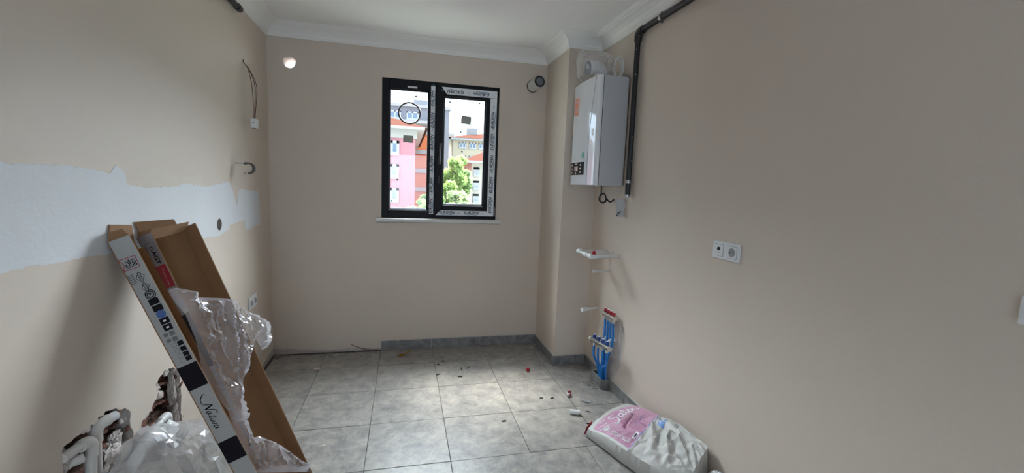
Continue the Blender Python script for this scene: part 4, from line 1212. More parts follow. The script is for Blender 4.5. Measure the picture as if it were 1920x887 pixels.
OUT1 = [(-0.053, 1.062), (-0.012, 1.054), (0.052, 1.012), (0.038, 0.993), (0.158, 0.943), (0.208, 0.886), (0.316, 0.757), (0.263, 0.649), (0.224, 0.651), (0.216, 0.727), (0.164, 0.671), (0.066, 0.578), (0.0, 0.464), (-0.01, 0.348), (0.03, 0.329), (0.102, 0.228), (0.174, 0.076), (0.177, 0.024), (-0.06, 0.218), (-0.083, 0.307), (-0.064, 0.42), (-0.046, 0.508), (-0.066, 0.596), (-0.067, 0.718), (-0.039, 0.825), (-0.031, 0.941), (-0.046, 1.006)]
def f1(w_, l_, de):
    env = min(1.0, de / 0.02)
    # strands run along the sheet and gather at the waist near l = 0.45
    gather = 0.6 + 1.1 * math.exp(-((l_ - 0.45) / 0.2) ** 2)
    k = w_ - 0.03 - 0.16 * (l_ - 0.45)
    h = 0.018 * ridged(k * 13 * gather, l_ * 2.0, 2.0) + 0.013 * ridged(k * 30 * gather + 3, l_ * 5.0, 7.0) + 0.016 * ridged(w_ * 9 + l_ * 7, l_ * 9 - w_ * 5, 11)
    h += 0.006 * ridged(w_ * 40, l_ * 26, 3.0)
    seam = 0.034 * math.exp(-abs(w_ - (0.158 - 0.40 * (0.943 - l_))) / 0.010) if l_ > 0.45 else 0
    over = -0.08 * (w_ - 0.205) if w_ > 0.205 else 0.0     # corner that hangs past the rim
    return c2.p(l_, w_, 0.098 + env * (h + seam + 0.008) + over)
obj('plastic_sheet', sheet_mesh(OUT1, f1, 0.0085), FILM, None, label='clear crumpled plastic sheet draped over the open brown carton', cat='plastic sheet')

# heap of film between the white carton and the wall
hs = [(1.40, 0.10), (1.50, 0.34), (1.65, 0.43), (1.80, 0.44), (1.95, 0.42), (2.12, 0.36), (2.30, 0.24), (2.45, 0.06)]
def hgt(y): return float(np.interp(y, [a for a, _ in hs], [b for _, b in hs]))
bm = bmesh.new(); g = []
NYY, NA = 62, 34
for i in range(NYY + 1):
    y = 1.40 + 1.05 * i / NYY; h = hgt(y); row = []
    for j in range(NA + 1):
        a = math.pi * j / NA
        wdt = 0.155 if y > 1.78 else 0.185
        x = -0.875 - (0.05 if y > 1.78 else 0.0) + wdt * math.copysign(abs(math.cos(a)) ** 0.7, math.cos(a)) * (0.55 + 0.45 * min(1, h / 0.3)) - (0.10 * math.sin(a) * 0.5)
        z = h * math.sin(a) ** 0.75
        y += random.uniform(-0.005, 0.005); z += random.uniform(-0.004, 0.004) if z > 0.02 else 0
        n = 0.036 * ridged(x * 6 + 1, y * 6, z * 5) + 0.020 * ridged(x * 15, y * 15, z * 15 + 4) + 0.007 * ridged(x * 40, y * 40, z * 40) + 0.02 * noise.noise((x * 4, y * 4, z * 4))
        k = math.sin(a)
        row.append(bm.verts.new((max(XL + 0.052, x + n * 0.8 * math.cos(a)), y + 0.5 * n * k, max(0.003, z + n * k))))
    g.append(row)
for i in range(NYY):
    for j in range(NA):
        bm.faces.new((g[i][j], g[i + 1][j], g[i + 1][j + 1], g[i][j + 1]))
bmesh.ops.triangulate(bm, faces=bm.faces[:], quad_method='SHORT_EDGE')
obj('plastic_sheet', bm, FILM2, None, label='heap of milky plastic film on the floor below the wall pockets', cat='plastic sheet')

# =====================================================================================
# PLASTER SACK
# =====================================================================================
CT = np.array([[(1.092, 2.315, .055), (1.25, 2.40, .10), (1.44, 2.49, .10)], [(1.135, 2.17, .085), (1.305, 2.26, .155), (1.49, 2.345, .135)],
               [(1.185, 2.01, .095), (1.36, 2.10, .165), (1.495, 2.205, .165)], [(1.25, 1.84, .10), (1.405, 1.92, .185), (1.502, 2.00, .215)],
               [(1.32, 1.70, .08), (1.415, 1.735, .15), (1.502, 1.78, .225)]])
def catmull(a, b, c, d, t): return 0.5 * ((2 * b) + (c - a) * t + (2 * a - 5 * b + 4 * c - d) * t * t + (3 * b - a - 3 * c + d) * t ** 3)
def sack0(u, v):
    x = min(max(u, 0), 1) * 4; i = min(int(x), 3); t = x - i
    R_ = [CT[max(i - 1, 0)] if i > 0 else 2 * CT[0] - CT[1], CT[i], CT[i + 1], CT[i + 2] if i < 3 else 2 * CT[4] - CT[3]]
    r = catmull(*R_, t)
    a, b, c = r[0], r[1], r[2]
    s = min(max(v, 0), 1)
    return Vector((a * (1 - s) * (1 - 2 * s) + b * 4 * s * (1 - s) + c * s * (2 * s - 1)).tolist())
def sack(u, v):
    p = sack0(u, v)
    k = min(1, max(0, (u - 0.42) / 0.2))
    env = math.sin(math.pi * min(max(v, 0.02), 0.98)) ** 0.5
    w1 = ridged(u * 7 + v * 2.5, v * 3 - u * 2, 4.0)
    w2 = ridged(u * 15 - v * 5, v * 7, 9.0)
    h = env * (k * (0.028 * w1 + 0.014 * w2 - 0.010) + (1 - k) * 0.006 * w2)
    # crease across the print and fold where the pink ends
    h -= 0.014 * math.exp(-((u - 0.30 - 0.14 * (0.6 - v)) / 0.012) ** 2) * (1 if 0.25 < v < 0.62 else 0)
    h += 0.012 * math.exp(-((u - 0.52) / 0.014) ** 2) * (1 - v * 0.5)
    p.z += h
    p.x = min(p.x, XR - 0.016)
    return p
NU, NV = 110, 60
bm = bmesh.new()
uvl = bm.loops.layers.uv.new('print')
top = [[bm.verts.new(sack(i / NU, j / NV)) for j in range(NV + 1)] for i in range(NU + 1)]
def uvface(vs, uvs):
    f = bm.faces.new(vs)
    for lp_, q in zip(f.loops, uvs): lp_[uvl].uv = q
for i in range(NU):
    for j in range(NV):
        uvface((top[i][j], top[i + 1][j], top[i + 1][j + 1], top[i][j + 1]), [(i / NU, j / NV), ((i + 1) / NU, j / NV), ((i + 1) / NU, (j + 1) / NV), (i / NU, (j + 1) / NV)])
loop = [(i, 0) for i in range(NU)] + [(NU, j) for j in range(NV)] + [(i, NV) for i in range(NU, 0, -1)] + [(0, j) for j in range(NV, 0, -1)]
cen = sack0(0.5, 0.5)
prev = [top[i][j] for i, j in loop]
for (fz, ins) in ((0.5, -0.010), (0.12, 0.0), (0.0, 0.03)):
    ring_ = []
    for i, j in loop:
        p = sack(i / NU, j / NV); d = Vector((p.x - cen.x, p.y - cen.y, 0))
        # stay between floor and wall, never inside the skirting
        axis_d = d.normalized()
        q = Vector((p.x, p.y, 0)) - axis_d * ins
        ring_.append(bm.verts.new((min(q.x, XR - 0.0155), q.y, max(0.003, p.z * fz))))
    n = len(loop)
    for k in range(n):
        uvface((prev[k], ring_[k], ring_[(k + 1) % n], prev[(k + 1) % n]), [(0.9, -0.5)] * 4)
    prev = ring_
bm.faces.new(prev)
def sack_mat():
    m = bpy.data.materials.new('printed_paper_sack'); m.use_nodes = True
    nt = m.node_tree; b = nt.nodes['Principled BSDF']; b.inputs['Roughness'].default_value = 0.5
    uv = nt.nodes.new('ShaderNodeUVMap'); uv.uv_map = 'print'
    sp = nt.nodes.new('ShaderNodeSeparateXYZ'); nt.links.new(uv.outputs[0], sp.inputs[0])
    def mth(op, a, b_=None, c=None):
        n = nt.nodes.new('ShaderNodeMath'); n.operation = op
        for k, x in enumerate((a, b_, c)):
            if x is None: continue
            if isinstance(x, (int, float)): n.inputs[k].default_value = x
            else: nt.links.new(x, n.inputs[k])
        return n.outputs[0]
    U_, V_ = sp.outputs[0], sp.outputs[1]
    # pink panel: rounded at its far end, straight at the blue line
    lowu = mth('MULTIPLY_ADD', mth('POWER', mth('SUBTRACT', V_, 0.10), 2.0), 0.10, 0.055)
    pink = mth('MULTIPLY', mth('MULTIPLY', mth('GREATER_THAN', U_, lowu), mth('LESS_THAN', U_, 0.50)), mth('GREATER_THAN', V_, 0.04))
    line = mth('MULTIPLY', mth('MULTIPLY', mth('GREATER_THAN', U_, 0.502), mth('LESS_THAN', U_, 0.515)), mth('GREATER_THAN', V_, 0.0))
    grad = nt.nodes.new('ShaderNodeMix'); grad.data_type = 'RGBA'
    tcn = nt.nodes.new('ShaderNodeTexNoise'); tcn.inputs['Scale'].default_value = 7; tcn.inputs['Detail'].default_value = 3
    mp = nt.nodes.new('ShaderNodeMapping'); mp.inputs['Scale'].default_value = (1.0, 3.0, 1); mp.inputs['Rotation'].default_value = (0, 0, 0.5)
    nt.links.new(uv.outputs[0], mp.inputs[0]); nt.links.new(mp.outputs[0], tcn.inputs['Vector'])
    grad.inputs['A'].default_value = (0.42, 0.15, 0.27, 1); grad.inputs['B'].default_value = (0.66, 0.40, 0.54, 1)
    rmp = mth('MULTIPLY_ADD', tcn.outputs['Fac'], 0.9, mth('MULTIPLY_ADD', V_, 0.6, -0.25)); 
    cl = nt.nodes.new('ShaderNodeClamp'); nt.links.new(rmp, cl.inputs[0])
    nt.links.new(cl.outputs[0], grad.inputs['Factor'])
    body = nt.nodes.new('ShaderNodeMix'); body.data_type = 'RGBA'
    body.inputs['A'].default_value = (0.53, 0.515, 0.485, 1)
    nt.links.new(grad.outputs['Result'], body.inputs['B']); nt.links.new(pink, body.inputs['Factor'])
    l2 = nt.nodes.new('ShaderNodeMix'); l2.data_type = 'RGBA'
    nt.links.new(body.outputs['Result'], l2.inputs['A']); l2.inputs['B'].default_value = (0.10, 0.14, 0.35, 1); nt.links.new(line, l2.inputs['Factor'])
    nt.links.new(l2.outputs['Result'], b.inputs['Base Color'])
    return m
sack_o = obj('plaster_sack', bm, sack_mat(), None, smooth=True, label='pink and white printed plaster sack lying against the right wall', cat='sack')
def sn(u, v, off=0.0016):
    p = sack(u, v); a = sack(u + 0.01, v) - p; b = sack(u, v + 0.01) - p
    n = b.cross(a)
    if n.z < 0: n = -n
    return p + n.normalized() * off
# writing: reads towards the wall and the camera; u falls away from the far end
def sack_strokes(name, words, org, eu, ev, w, m):
    bm = bmesh.new()
    for path in words:
        for q in ribbon2d(path, w):
            bm.faces.new([bm.verts.new(sn(org[0] + p[0] * eu[0] + p[1] * ev[0], org[1] + p[0] * eu[1] + p[1] * ev[1])) for p in q])
    return obj(name, bm, m, sack_o)
def sack_text(name, body, org, eu, ev, size, m, bold=0.0):
    me = text_mesh(body, size, bold)
    bm = bmesh.new(); bm.from_mesh(me); bpy.data.meshes.remove(me)
    bmesh.ops.triangulate(bm, faces=bm.faces[:])
    for v in bm.verts:
        x, y = v.co.x, v.co.y
        v.co = sn(org[0] + x * eu[0] + y * ev[0], org[1] + x * eu[1] + y * ev[1], 0.003)
    return obj(name, bm, m, sack_o)
sack_strokes('script_lettering', SATEN, (0.245, 0.27), (0.004, 0.165), (-0.125, 0.02), 0.14, PWHITE)
sack_text('lettering', 'PERDAH ALÇISI', (0.300, 0.60), (0.006, 0.105), (-0.070, 0.02), 0.62, mat('pale_pink_print', (0.70, 0.45, 0.52), 0.5))
sack_strokes('script_lettering', SATEN, (0.155, 0.085), (0.028, 0.003), (-0.004, 0.105), 0.15, PWHITE)
sack_text('lettering', 'PERDAH ALÇISI', (0.372, 0.115), (0.040, 0.003), (0.0, 0.12), 0.70, PWHITE, 0.01)
sack_text('lettering', 'ECE', (0.095, 0.22), (0.020, 0.05), (-0.028, 0.06), 0.9, PWHITE, 0.01)
# blue emblem patches
def sack_patch(name, pts, m, off=0.002):
    bm = bmesh.new()
    n = 6
    (a, b, c, d) = [Vector(p) for p in pts]
    vv = [[bm.verts.new(sn(*(a.lerp(b, i / n)).lerp(d.lerp(c, i / n), j / n), off)) for j in range(n + 1)] for i in range(n + 1)]
    for i in range(n):
        for j in range(n): bm.faces.new((vv[i][j], vv[i + 1][j], vv[i + 1][j + 1], vv[i][j + 1]))
    return obj(name, bm, m, sack_o)
SB = mat('mid_blue_print', (0.10, 0.24, 0.55), 0.5)
sack_patch('blue_emblem', [(0.560, 0.62), (0.622, 0.62), (0.622, 0.90), (0.560, 0.90)], SB)
sack_strokes('emblem_lines', [cr2([(0.0, 0.0), (0.5, 0.55), (1, 1)]), cr2([(0, 0.35), (0.4, 0.9), (1, 0.5)]), cr2([(0, 0.5), (0.5, 0.1), (1, 0.6)])] +
             [cr2([(0.5 + 0.16 * math.cos(a), 0.5 + 0.16 * math.sin(a)) for a in [2 * math.pi * i / 8 for i in range(9)]])], (0.560, 0.62), (0.0, 0.28), (0.062, 0.0), 0.10, PWHITE)
sack_strokes('round_stamp', [[(math.cos(2 * math.pi * i / 20), math.sin(2 * math.pi * i / 20)) for i in range(21)], [(0.7 * math.cos(2 * math.pi * i / 20), 0.7 * math.sin(2 * math.pi * i / 20)) for i in range(21)]], (0.720, 0.83), (0.0, 0.07), (0.020, 0.0), 0.10, INK)
sack_text('lettering', 'TSE', (0.720, 0.83), (0.004, 0.045), (-0.022, 0.0), 0.85, INK, 0.02)
sack_text('lettering', 'www.ecealci', (0.535, 0.72), (0.002, 0.085), (-0.016, 0.0), 0.7, PBLUE, 0.01)
sack_text('lettering', '25 kg', (0.625, 0.44), (-0.012, 0.09), (-0.028, 0.02), 0.7, PBLUE, 0.01)
sack_patch('white_seal', [(0.455, 0.20), (0.488, 0.18), (0.490, 0.29), (0.458, 0.31)], PWHITE)
sack_patch('dark_seal', [(0.464, 0.215), (0.480, 0.205), (0.482, 0.27), (0.466, 0.28)], INK, 0.004)
sack_strokes('brush_scribble', [cr2([(0, 0), (0.5, 0.4), (1, 0.2), (1.4, 0.7), (2, 0.5)]), cr2([(0.1, 0.5), (0.7, 0.8), (1.2, 0.5), (1.8, 0.9)])], (0.405, 0.40), (0.010, 0.13), (-0.04, 0.0), 0.07, PBLUE)
sack_strokes('white_sweep', [cr2([(0, 0), (1, 0.6), (2, 0.8), (3, 0.5)]), cr2([(0.2, -0.4), (1.1, 0.2), (2, 0.4), (3, 0.1)]), cr2([(0.5, -0.8), (1.3, -0.2), (2.2, 0.0), (3.1, -0.3)])], (0.36, 0.32), (0.012, 0.13), (-0.045, 0.03), 0.06, mat('pale_pink_print', (0.7, 0.45, 0.52)))
# red sewn end
bm = bmesh.new()
es = []
for k in range(13):
    v = k / 12
    p = sack(0.0, v * 0.16)
    es.append((p + Vector((-0.002, 0.010, 0.006)), Vector((p.x - 0.012 + 0.004 * v, p.y + 0.018, 0.012))))
for (a, b), (c, d) in zip(es[:-1], es[1:]):
    bm.faces.new([bm.verts.new(q) for q in (a, b, d, c)])
bmesh.ops.remove_doubles(bm, verts=bm.verts[:], dist=1e-5)
bmesh.ops.solidify(bm, geom=bm.faces[:], thickness=0.003)
obj('red_end_strip', bm, PRED, sack_o)

# small crumpled white bag at the bottom edge
bm = bmesh.new()
bmesh.ops.create_icosphere(bm, subdivisions=5, radius=1.0)
for v in bm.verts:
    c = v.co.copy()
    k = 1 + 0.16 * ridged(c.x * 2.2, c.y * 2.2, c.z * 2.2 + 5) + 0.06 * ridged(c.x * 6, c.y * 6, c.z * 6)
    v.co = Vector((c.x * 0.080 * k, c.y * 0.075 * k, c.z * 0.105 * k))
    v.co.z = max(v.co.z + 0.098, 0.002)
bm.transform(Matrix.Translation((1.425, 1.592, 0.001)))
obj('plastic_bag', bm, film_mat('white_bag_film', (0.78, 0.79, 0.82), 0.6, 0.9, 0.25), None, smooth=True, label='small crumpled white bag on the floor in front of the plaster sack', cat='bag')

# =====================================================================================
# FLOOR LITTER
# =====================================================================================
def plug(loc, axis, label, m, r=0.012):
    e = empty('pipe_plug', loc, label=label, cat='plug')
    a = Vector(axis).normalized()
    lathe('plug_head', loc, a, [(0, r * 0.9), (0.004, r), (0.010, r * 0.95), (0.016, r * 0.6), (0.018, r * 0.25)], m, e, 14)
    lathe('plug_stem', loc, -a, [(0, r * 1.2), (0.003, r * 1.2), (0.003, r * 0.7), (0.012, r * 0.65)], m, e, 14)
    return e
plug((0.994, 3.300, 0.0125), (0, 0, 1), 'red plastic pipe plug lying on the floor near the pillar', REDP, 0.014)
rp = empty('radiator_plug', (1.18, 2.84, 0), label='red and white plug lying on the floor in front of the tile box', cat='plug')
lathe('red_disc', (1.176, 2.842, 0.021), (0.55, -0.8, 0.25), [(0, 0.019), (0.006, 0.0195), (0.009, 0.016)], REDP, rp, 18)
lathe('white_nut', (1.176, 2.842, 0.020), (-0.75, -0.6, -0.10), [(0, 0.011), (0.014, 0.012), (0.026, 0.012), (0.028, 0.009)], WHITE, rp, 12, label='white plastic nut')
tube('pipe_offcut', [(1.090, 2.600, 0.0165), (1.150, 2.575, 0.0165)], 0.016, WHITE, None, 18, label='short white pipe offcut lying on the floor beside the plaster sack', cat='pipe')
cf = empty('clear_fitting', (1.27, 2.72, 0), label='clear plastic fitting on the floor between offcut and tile box', cat='fitting')
CLR = film_mat('clear_fitting_film', (0.75, 0.80, 0.84), 0.45, 0.9, 0.1)
tube('fitting_stem', [(1.235, 2.755, 0.010), (1.268, 2.722, 0.010)], [0.005, 0.008], CLR, cf, 10)
lathe('fitting_collar', (1.268, 2.722, 0.013), (0.7, -0.5, 0), [(0, 0.012), (0.012, 0.012), (0.014, 0.007), (0.02, 0.007)], CLR, cf, 12)
# orange peel-like scrap
bm = bmesh.new(); prev = None
for k, (x, y, z, w_) in enumerate([(-0.045, 3.775, 0.004, 0.018), (-0.02, 3.765, 0.012, 0.03), (0.005, 3.76, 0.006, 0.026), (0.03, 3.79, 0.016, 0.02), (0.055, 3.815, 0.022, 0.022), (0.065, 3.83, 0.010, 0.012)]):
    row = [bm.verts.new((x - w_ * 0.2, y - w_, z + 0.004)), bm.verts.new((x, y, z * 1.4 + 0.004)), bm.verts.new((x + w_ * 0.2, y + w_, z * 0.6 + 0.003))]
    if prev:
        for i in (0, 1): bm.faces.new((prev[i], prev[i + 1], row[i + 1], row[i]))
    prev = row
bmesh.ops.solidify(bm, geom=bm.faces[:], thickness=0.002)
obj('torn_scrap', bm, mat('orange_yellow_scrap', (0.55, 0.27, 0.03), 0.6), None, label='torn orange yellow scrap on the floor below the window', cat='scrap')
# dark cut sticks
sticks = [(0.273, 3.339, 0.5, 'dark chip in the middle of the floor, lower left of its cluster'), (0.438, 3.275, -0.1, 'dark chip in the middle of the floor, lowest of its cluster'),
          (0.465, 3.423, 1.5, 'tiny upright-lying dark chip beside the longest dark chip'), (0.517, 3.426, 0.15, 'longest dark chip in the middle of the floor, rightmost of its cluster'),
          (0.330, 3.690, 0.1, 'dark chip nearest the back skirting below the window'), (0.332, 3.600, -0.7, 'dark chip second from the back skirting, slanting'),
          (0.285, 3.535, 0.5, 'dark chip third from the back skirting, at a tile joint'), (0.634, 2.583, 0.1, 'lone dark chip on the tile nearest the bottom middle'),
          (1.041, 2.826, 0.1, 'dark chip left of the red and white plug, nearer one'), (0.965, 2.839, -0.1, 'dark chip left of the red and white plug, farther one'),
          (1.165, 2.46, -0.2, 'dark chip just off the red end of the plaster sack'), (1.225, 2.60, -0.6, 'dark chip beside the white pipe offcut and the sack')]
st0 = None
for k, (x, y, a, lab) in enumerate(sticks):
    if st0 is None:
        st0 = obj('dark_chip', bm_box(bmesh.new(), (-0.016, -0.004, 0), (0.016, 0.004, 0.005), 0.001), mat('charcoal_chip', (0.02, 0.02, 0.02), 0.8), None)
        o = st0
    else:
        o = st0.copy(); COL.objects.link(o)
    o.location = (x, y, 0.0008); o.rotation_euler = (0, 0, a)
    s = 1.0 if k in (0, 1, 3) else random.uniform(0.6, 0.95); o.scale = (s, 1, 1)
    setprops(o, label=lab, cat='chip', group='dark chips on the floor tiles')
# white plaster flakes
fl0 = None
for k, (x, y, a, s, lab) in enumerate([(-0.655, 3.585, 0.4, 1.3, 'largest pale plaster flake, on the left part of the floor'), (-0.56, 3.86, 0.2, 0.9, 'pale plaster flake at the bare foot of the back wall'),
        (1.17, 3.80, 0.3, 1.2, 'large pale plaster flake in the corner by the pillar'), (-0.27, 3.82, 1.0, 0.5, 'tiny pale flake near the left end of the back skirting, left one'),
        (-0.12, 3.86, 0.4, 0.5, 'tiny pale flake near the left end of the back skirting, right one'), (1.02, 3.83, 1.2, 0.5, 'tiny pale flake left of the flake in the pillar corner'),
        (1.19, 3.62, 0.7, 0.5, 'tiny pale flake at the foot of the pillar side'), (-0.43, 2.50, 0.5, 0.6, 'small pale flake right of the leaning brown carton'), (0.45, 2.60, 0.2, 0.4, 'tiny pale flake left of the lone dark chip')]):
    if fl0 is None:
        bm = bmesh.new(); bmesh.ops.create_icosphere(bm, subdivisions=2, radius=0.024)
        for v in bm.verts:
            v.co *= 1 + 0.35 * noise.noise(v.co * 60)
            v.co.z *= 0.18; v.co.y *= 0.55; v.co.z = max(v.co.z, -0.002)
        bm.transform(Matrix.Translation((0, 0, 0.002)))
        fl0 = obj('plaster_flake', bm, PL, None); o = fl0
    else:
        o = fl0.copy(); COL.objects.link(o)
    o.location = (x, y, 0.0008); o.rotation_euler = (0, 0, a); o.scale = (s, s, s)
    setprops(o, label=lab, cat='flake', group='plaster flakes on the floor tiles')
# grit nobody could count
bm = bmesh.new()
rnd = random.Random(5)
def grit(n, fx, smin, smax):
    for _ in range(n):
        x, y = fx(); s = rnd.uniform(smin, smax)
        bmesh.ops.create_icosphere(bm, subdivisions=1, radius=s, matrix=Matrix.Translation((x, y, 0.0008 + s * 0.5)) @ Matrix.Diagonal((1.3, 0.9, 0.6, 1)))
grit(130, lambda: (rnd.uniform(XL + 0.03, 0.0), D - 0.02 - abs(rnd.gauss(0, 0.07))), 0.0015, 0.006)
grit(40, lambda: (XL + 0.02 + abs(rnd.gauss(0, 0.05)), D - 0.03 - abs(rnd.gauss(0, 0.06))), 0.003, 0.011)
grit(60, lambda: (1.445 - abs(rnd.gauss(0, 0.035)), rnd.uniform(2.90, 3.08)), 0.0015, 0.005)
grit(30, lambda: (rnd.uniform(1.0, 1.21), rnd.uniform(3.45, 3.88)), 0.0015, 0.004)
grit(60, lambda: (rnd.uniform(-0.95, 1.4), rnd.uniform(2.0, 3.8)), 0.001, 0.0028)
obj('floor_grit', bm, mat('dark_grit', (0.05, 0.045, 0.04), 0.9, color2=(0.45, 0.42, 0.38), noise_scale=9, noise_amt=0.5), None, kind='stuff', label='scattered grit and plaster crumbs on the floor tiles', cat='grit')
# strip of torn sealing foam standing out of the skirting gap
tube('torn_strip', smooth_path([(-0.22, D - 0.010, 0.006), (-0.30, D - 0.012, 0.012), (-0.38, D - 0.008, 0.035), (-0.44, D - 0.006, 0.062)], 5), 0.0028, mat('dark_brown_strip', (0.10, 0.07, 0.05), 0.8), None, 6, label='thin dark torn strip sticking up at the foot of the back wall', cat='strip')

# =====================================================================================
# OUTSIDE THE WINDOW
# =====================================================================================
ground = box('ground', (-60, 6, -9.2), (80, 140, -9.0), mat('street_ground', (0.13, 0.15, 0.10), 0.95, color2=(0.20, 0.19, 0.16), noise_scale=0.3), kind='structure')
PINK = mat('pink_render', (0.40, 0.17, 0.18), 0.85, spec=0.0, color2=(0.36, 0.15, 0.16), noise_scale=0.6)
OBRICK = mat('orange_brick_wall', (0.42, 0.13, 0.055), 0.9, spec=0.0, color2=(0.35, 0.105, 0.045), noise_scale=3)
CONC = mat('pale_concrete', (0.25, 0.24, 0.235), 0.85, spec=0.0)
ROOF = mat('red_roof_tile', (0.055, 0.022, 0.016), 0.95, spec=0.0, color2=(0.042, 0.017, 0.012), noise_scale=2.5)
BEIGE = mat('beige_render', (0.36, 0.31, 0.23), 0.85, spec=0.0, color2=(0.33, 0.28, 0.21), noise_scale=0.5)
CREAM = mat('cream_render', (0.42, 0.38, 0.31), 0.85, spec=0.0)
GREYB = mat('grey_render', (0.15, 0.15, 0.165), 0.85, spec=0.0)
WFRAME = mat('white_window_frame', (0.30, 0.30, 0.30), 0.5)
WPANE = mat('dark_window_glass', (0.10, 0.14, 0.19), 0.15)
CURT = mat('pale_curtain', (0.26, 0.28, 0.30), 0.8, spec=0.0)
def bwindow(parent, x, z, w, h, y, curtain=False):
    """frame with mullion, pane behind; faces -Y"""
    bm = bmesh.new(); t = 0.09
    bm_box(bm, (x - w / 2, y - 0.06, z - h / 2), (x - w / 2 + t, y, z + h / 2)); bm_box(bm, (x + w / 2 - t, y - 0.06, z - h / 2), (x + w / 2, y, z + h / 2))
    bm_box(bm, (x - w / 2, y - 0.06, z + h / 2 - t), (x + w / 2, y, z + h / 2)); bm_box(bm, (x - w / 2, y - 0.10, z - h / 2 - 0.04), (x + w / 2, y, z - h / 2 + t))
    bm_box(bm, (x - t / 2, y - 0.06, z - h / 2), (x + t / 2, y, z + h / 2))
    o = obj('window', bm, WFRAME, parent)
    box('pane', (x - w / 2 + t * 0.5, y - 0.025, z - h / 2 + t * 0.5), (x + w / 2 - t * 0.5, y - 0.015, z + h / 2 - t * 0.5), WPANE, o)
    if curtain: box('curtain', (x + 0.05, y - 0.035, z - h / 2 + t), (x + w / 2 - t, y - 0.026, z + h / 2 - t), CURT, o)
def hip_roof(parent, x0, x1, y0, y1, z, h, over, m=ROOF):
    bm = bmesh.new()
    x0 -= over; x1 += over; y0 -= over; y1 += over
    my = (y1 - y0) / 2; cy = (y0 + y1) / 2; ins = min(my, (x1 - x0) / 2)
    a = [bm.verts.new(p) for p in ((x0, y0, z), (x1, y0, z), (x1, y1, z), (x0, y1, z))]
    r = [bm.verts.new((x0 + ins, cy, z + h)), bm.verts.new((x1 - ins + 0.001, cy, z + h))]
    bm.faces.new((a[0], a[1], r[1], r[0])); bm.faces.new((a[1], a[2], r[1])); bm.faces.new((a[2], a[3], r[0], r[1])); bm.faces.new((a[3], a[0], r[0])); bm.faces.new(a[::-1])
    o = obj('roof', bm, m, parent)
    return o

# pink house
pk = empty('apartment_house', (-4, 18, -9), label='pink apartment house with red roof seen through the left pane', cat='building')
box('wall', (-9.5, 16, -9), (0.345, 24, 3.02), PINK, pk)
box('eave_band', (-9.5, 15.9, 3.0), (0.40, 24.1, 3.28), mat('pale_eave', (0.30, 0.27, 0.23), 0.8, spec=0.0), pk)
box('eave_soffit', (-9.7, 15.55, 3.28), (0.65, 24.3, 3.36), WFRAME, pk)
hip_roof(pk, -9.5, 0.42, 16.0, 24.0, 3.36, 1.5, 0.35)
for z in (2.69, 1.87, 1.05): pass
for zc, cur in ((2.66, False), (1.86, True), (1.04, False), (-1.2, False), (-3.6, False)):
    for x in (-0.46, -2.6, -4.8, -7.0):
        bwindow(pk, x, zc, 0.52 if x > -1 else 1.1, 0.46 if x > -1 else 0.9, 16, cur)
# orange unrendered block
ob = empty('brick_block', (0.9, 27, -9), label='unfinished orange brick block right of the pink house', cat='building')
box('wall', (0.25, 24.5, -9), (1.47, 31, 4.06), OBRICK, ob)
for z in (2.96, 2.06, 1.16, 0.1, -1.4, -3.2):
    box('floor_slab', (0.24, 24.42, 1.5 + (z - 1.5) * 1.11 - 0.11), (1.51, 24.5, 1.5 + (z - 1.5) * 1.11 + 0.11), CONC, ob)
box('roof_slab', (0.2, 24.4, 4.06), (1.6, 31.2, 4.2), CONC, ob)
# grey block behind
gb = empty('grey_block', (0, 36, -9), label='grey block with dark window band behind the red roof', cat='building')
box('wall', (-9, 34, -9), (3.2, 42, 6.95), GREYB, gb)
box('parapet', (-9.1, 33.8, 6.95), (3.3, 42, 7.15), CONC, gb)
box('stair_head', (0.6, 35, 7.15), (1.7, 38, 7.7), GREYB, gb)
box('balcony_slab', (-9, 33.2, 5.75), (1.8, 34, 5.95), CONC, gb)
for x in (-0.75, 0.5, 2.2, -3, -5):
    bwindow(gb, x, 6.35, 0.85, 0.55, 34)
for x in (0.4, 1.1, -1.5, 2.3):
    bwindow(gb, x, 4.9, 0.7, 0.8, 34)
# beige block, right pane
bb = empty('beige_block', (8, 44, -9), label='beige apartment block with red roof seen through the right pane', cat='building')
box('wall', (4.15, 40, -9), (14.5, 50, 5.40), BEIGE, bb)
box('eave_band', (3.95, 39.6, 5.40), (14.7, 50.3, 5.58), WFRAME, bb)
hip_roof(bb, 4.15, 14.5, 40, 50, 5.58, 1.3, 0.5)
box('chimney', (5.6, 42.0, 5.9), (6.6, 43.2, 6.75), CONC, bb)
for z in (4.95, 3.75, 2.4, 1.0):
    for x in (5.0, 5.9, 6.75, 8.4, 10.0):
        bwindow(bb, x, z, 0.62, 0.52, 40)
# far grey tower at left of right pane
gt = empty('far_block', (4.0, 56, -9), label='pale grey block with balconies farthest left in the right pane', cat='building')
box('wall', (3.4, 55, -9), (5.75, 62, 7.35), mat('pale_blue_grey_render', (0.33, 0.35, 0.38), 0.85, spec=0.0), gt)
box('roof_slab', (3.2, 54.7, 7.35), (5.85, 62, 7.6), CONC, gt)
for z in (6.5, 5.5, 4.5, 3.5):
    box('balcony', (3.3, 54.2, z - 0.35), (4.6, 55, z + 0.0), CONC, gt)
    bwindow(gt, 5.15, z + 0.1, 0.6, 0.6, 55)
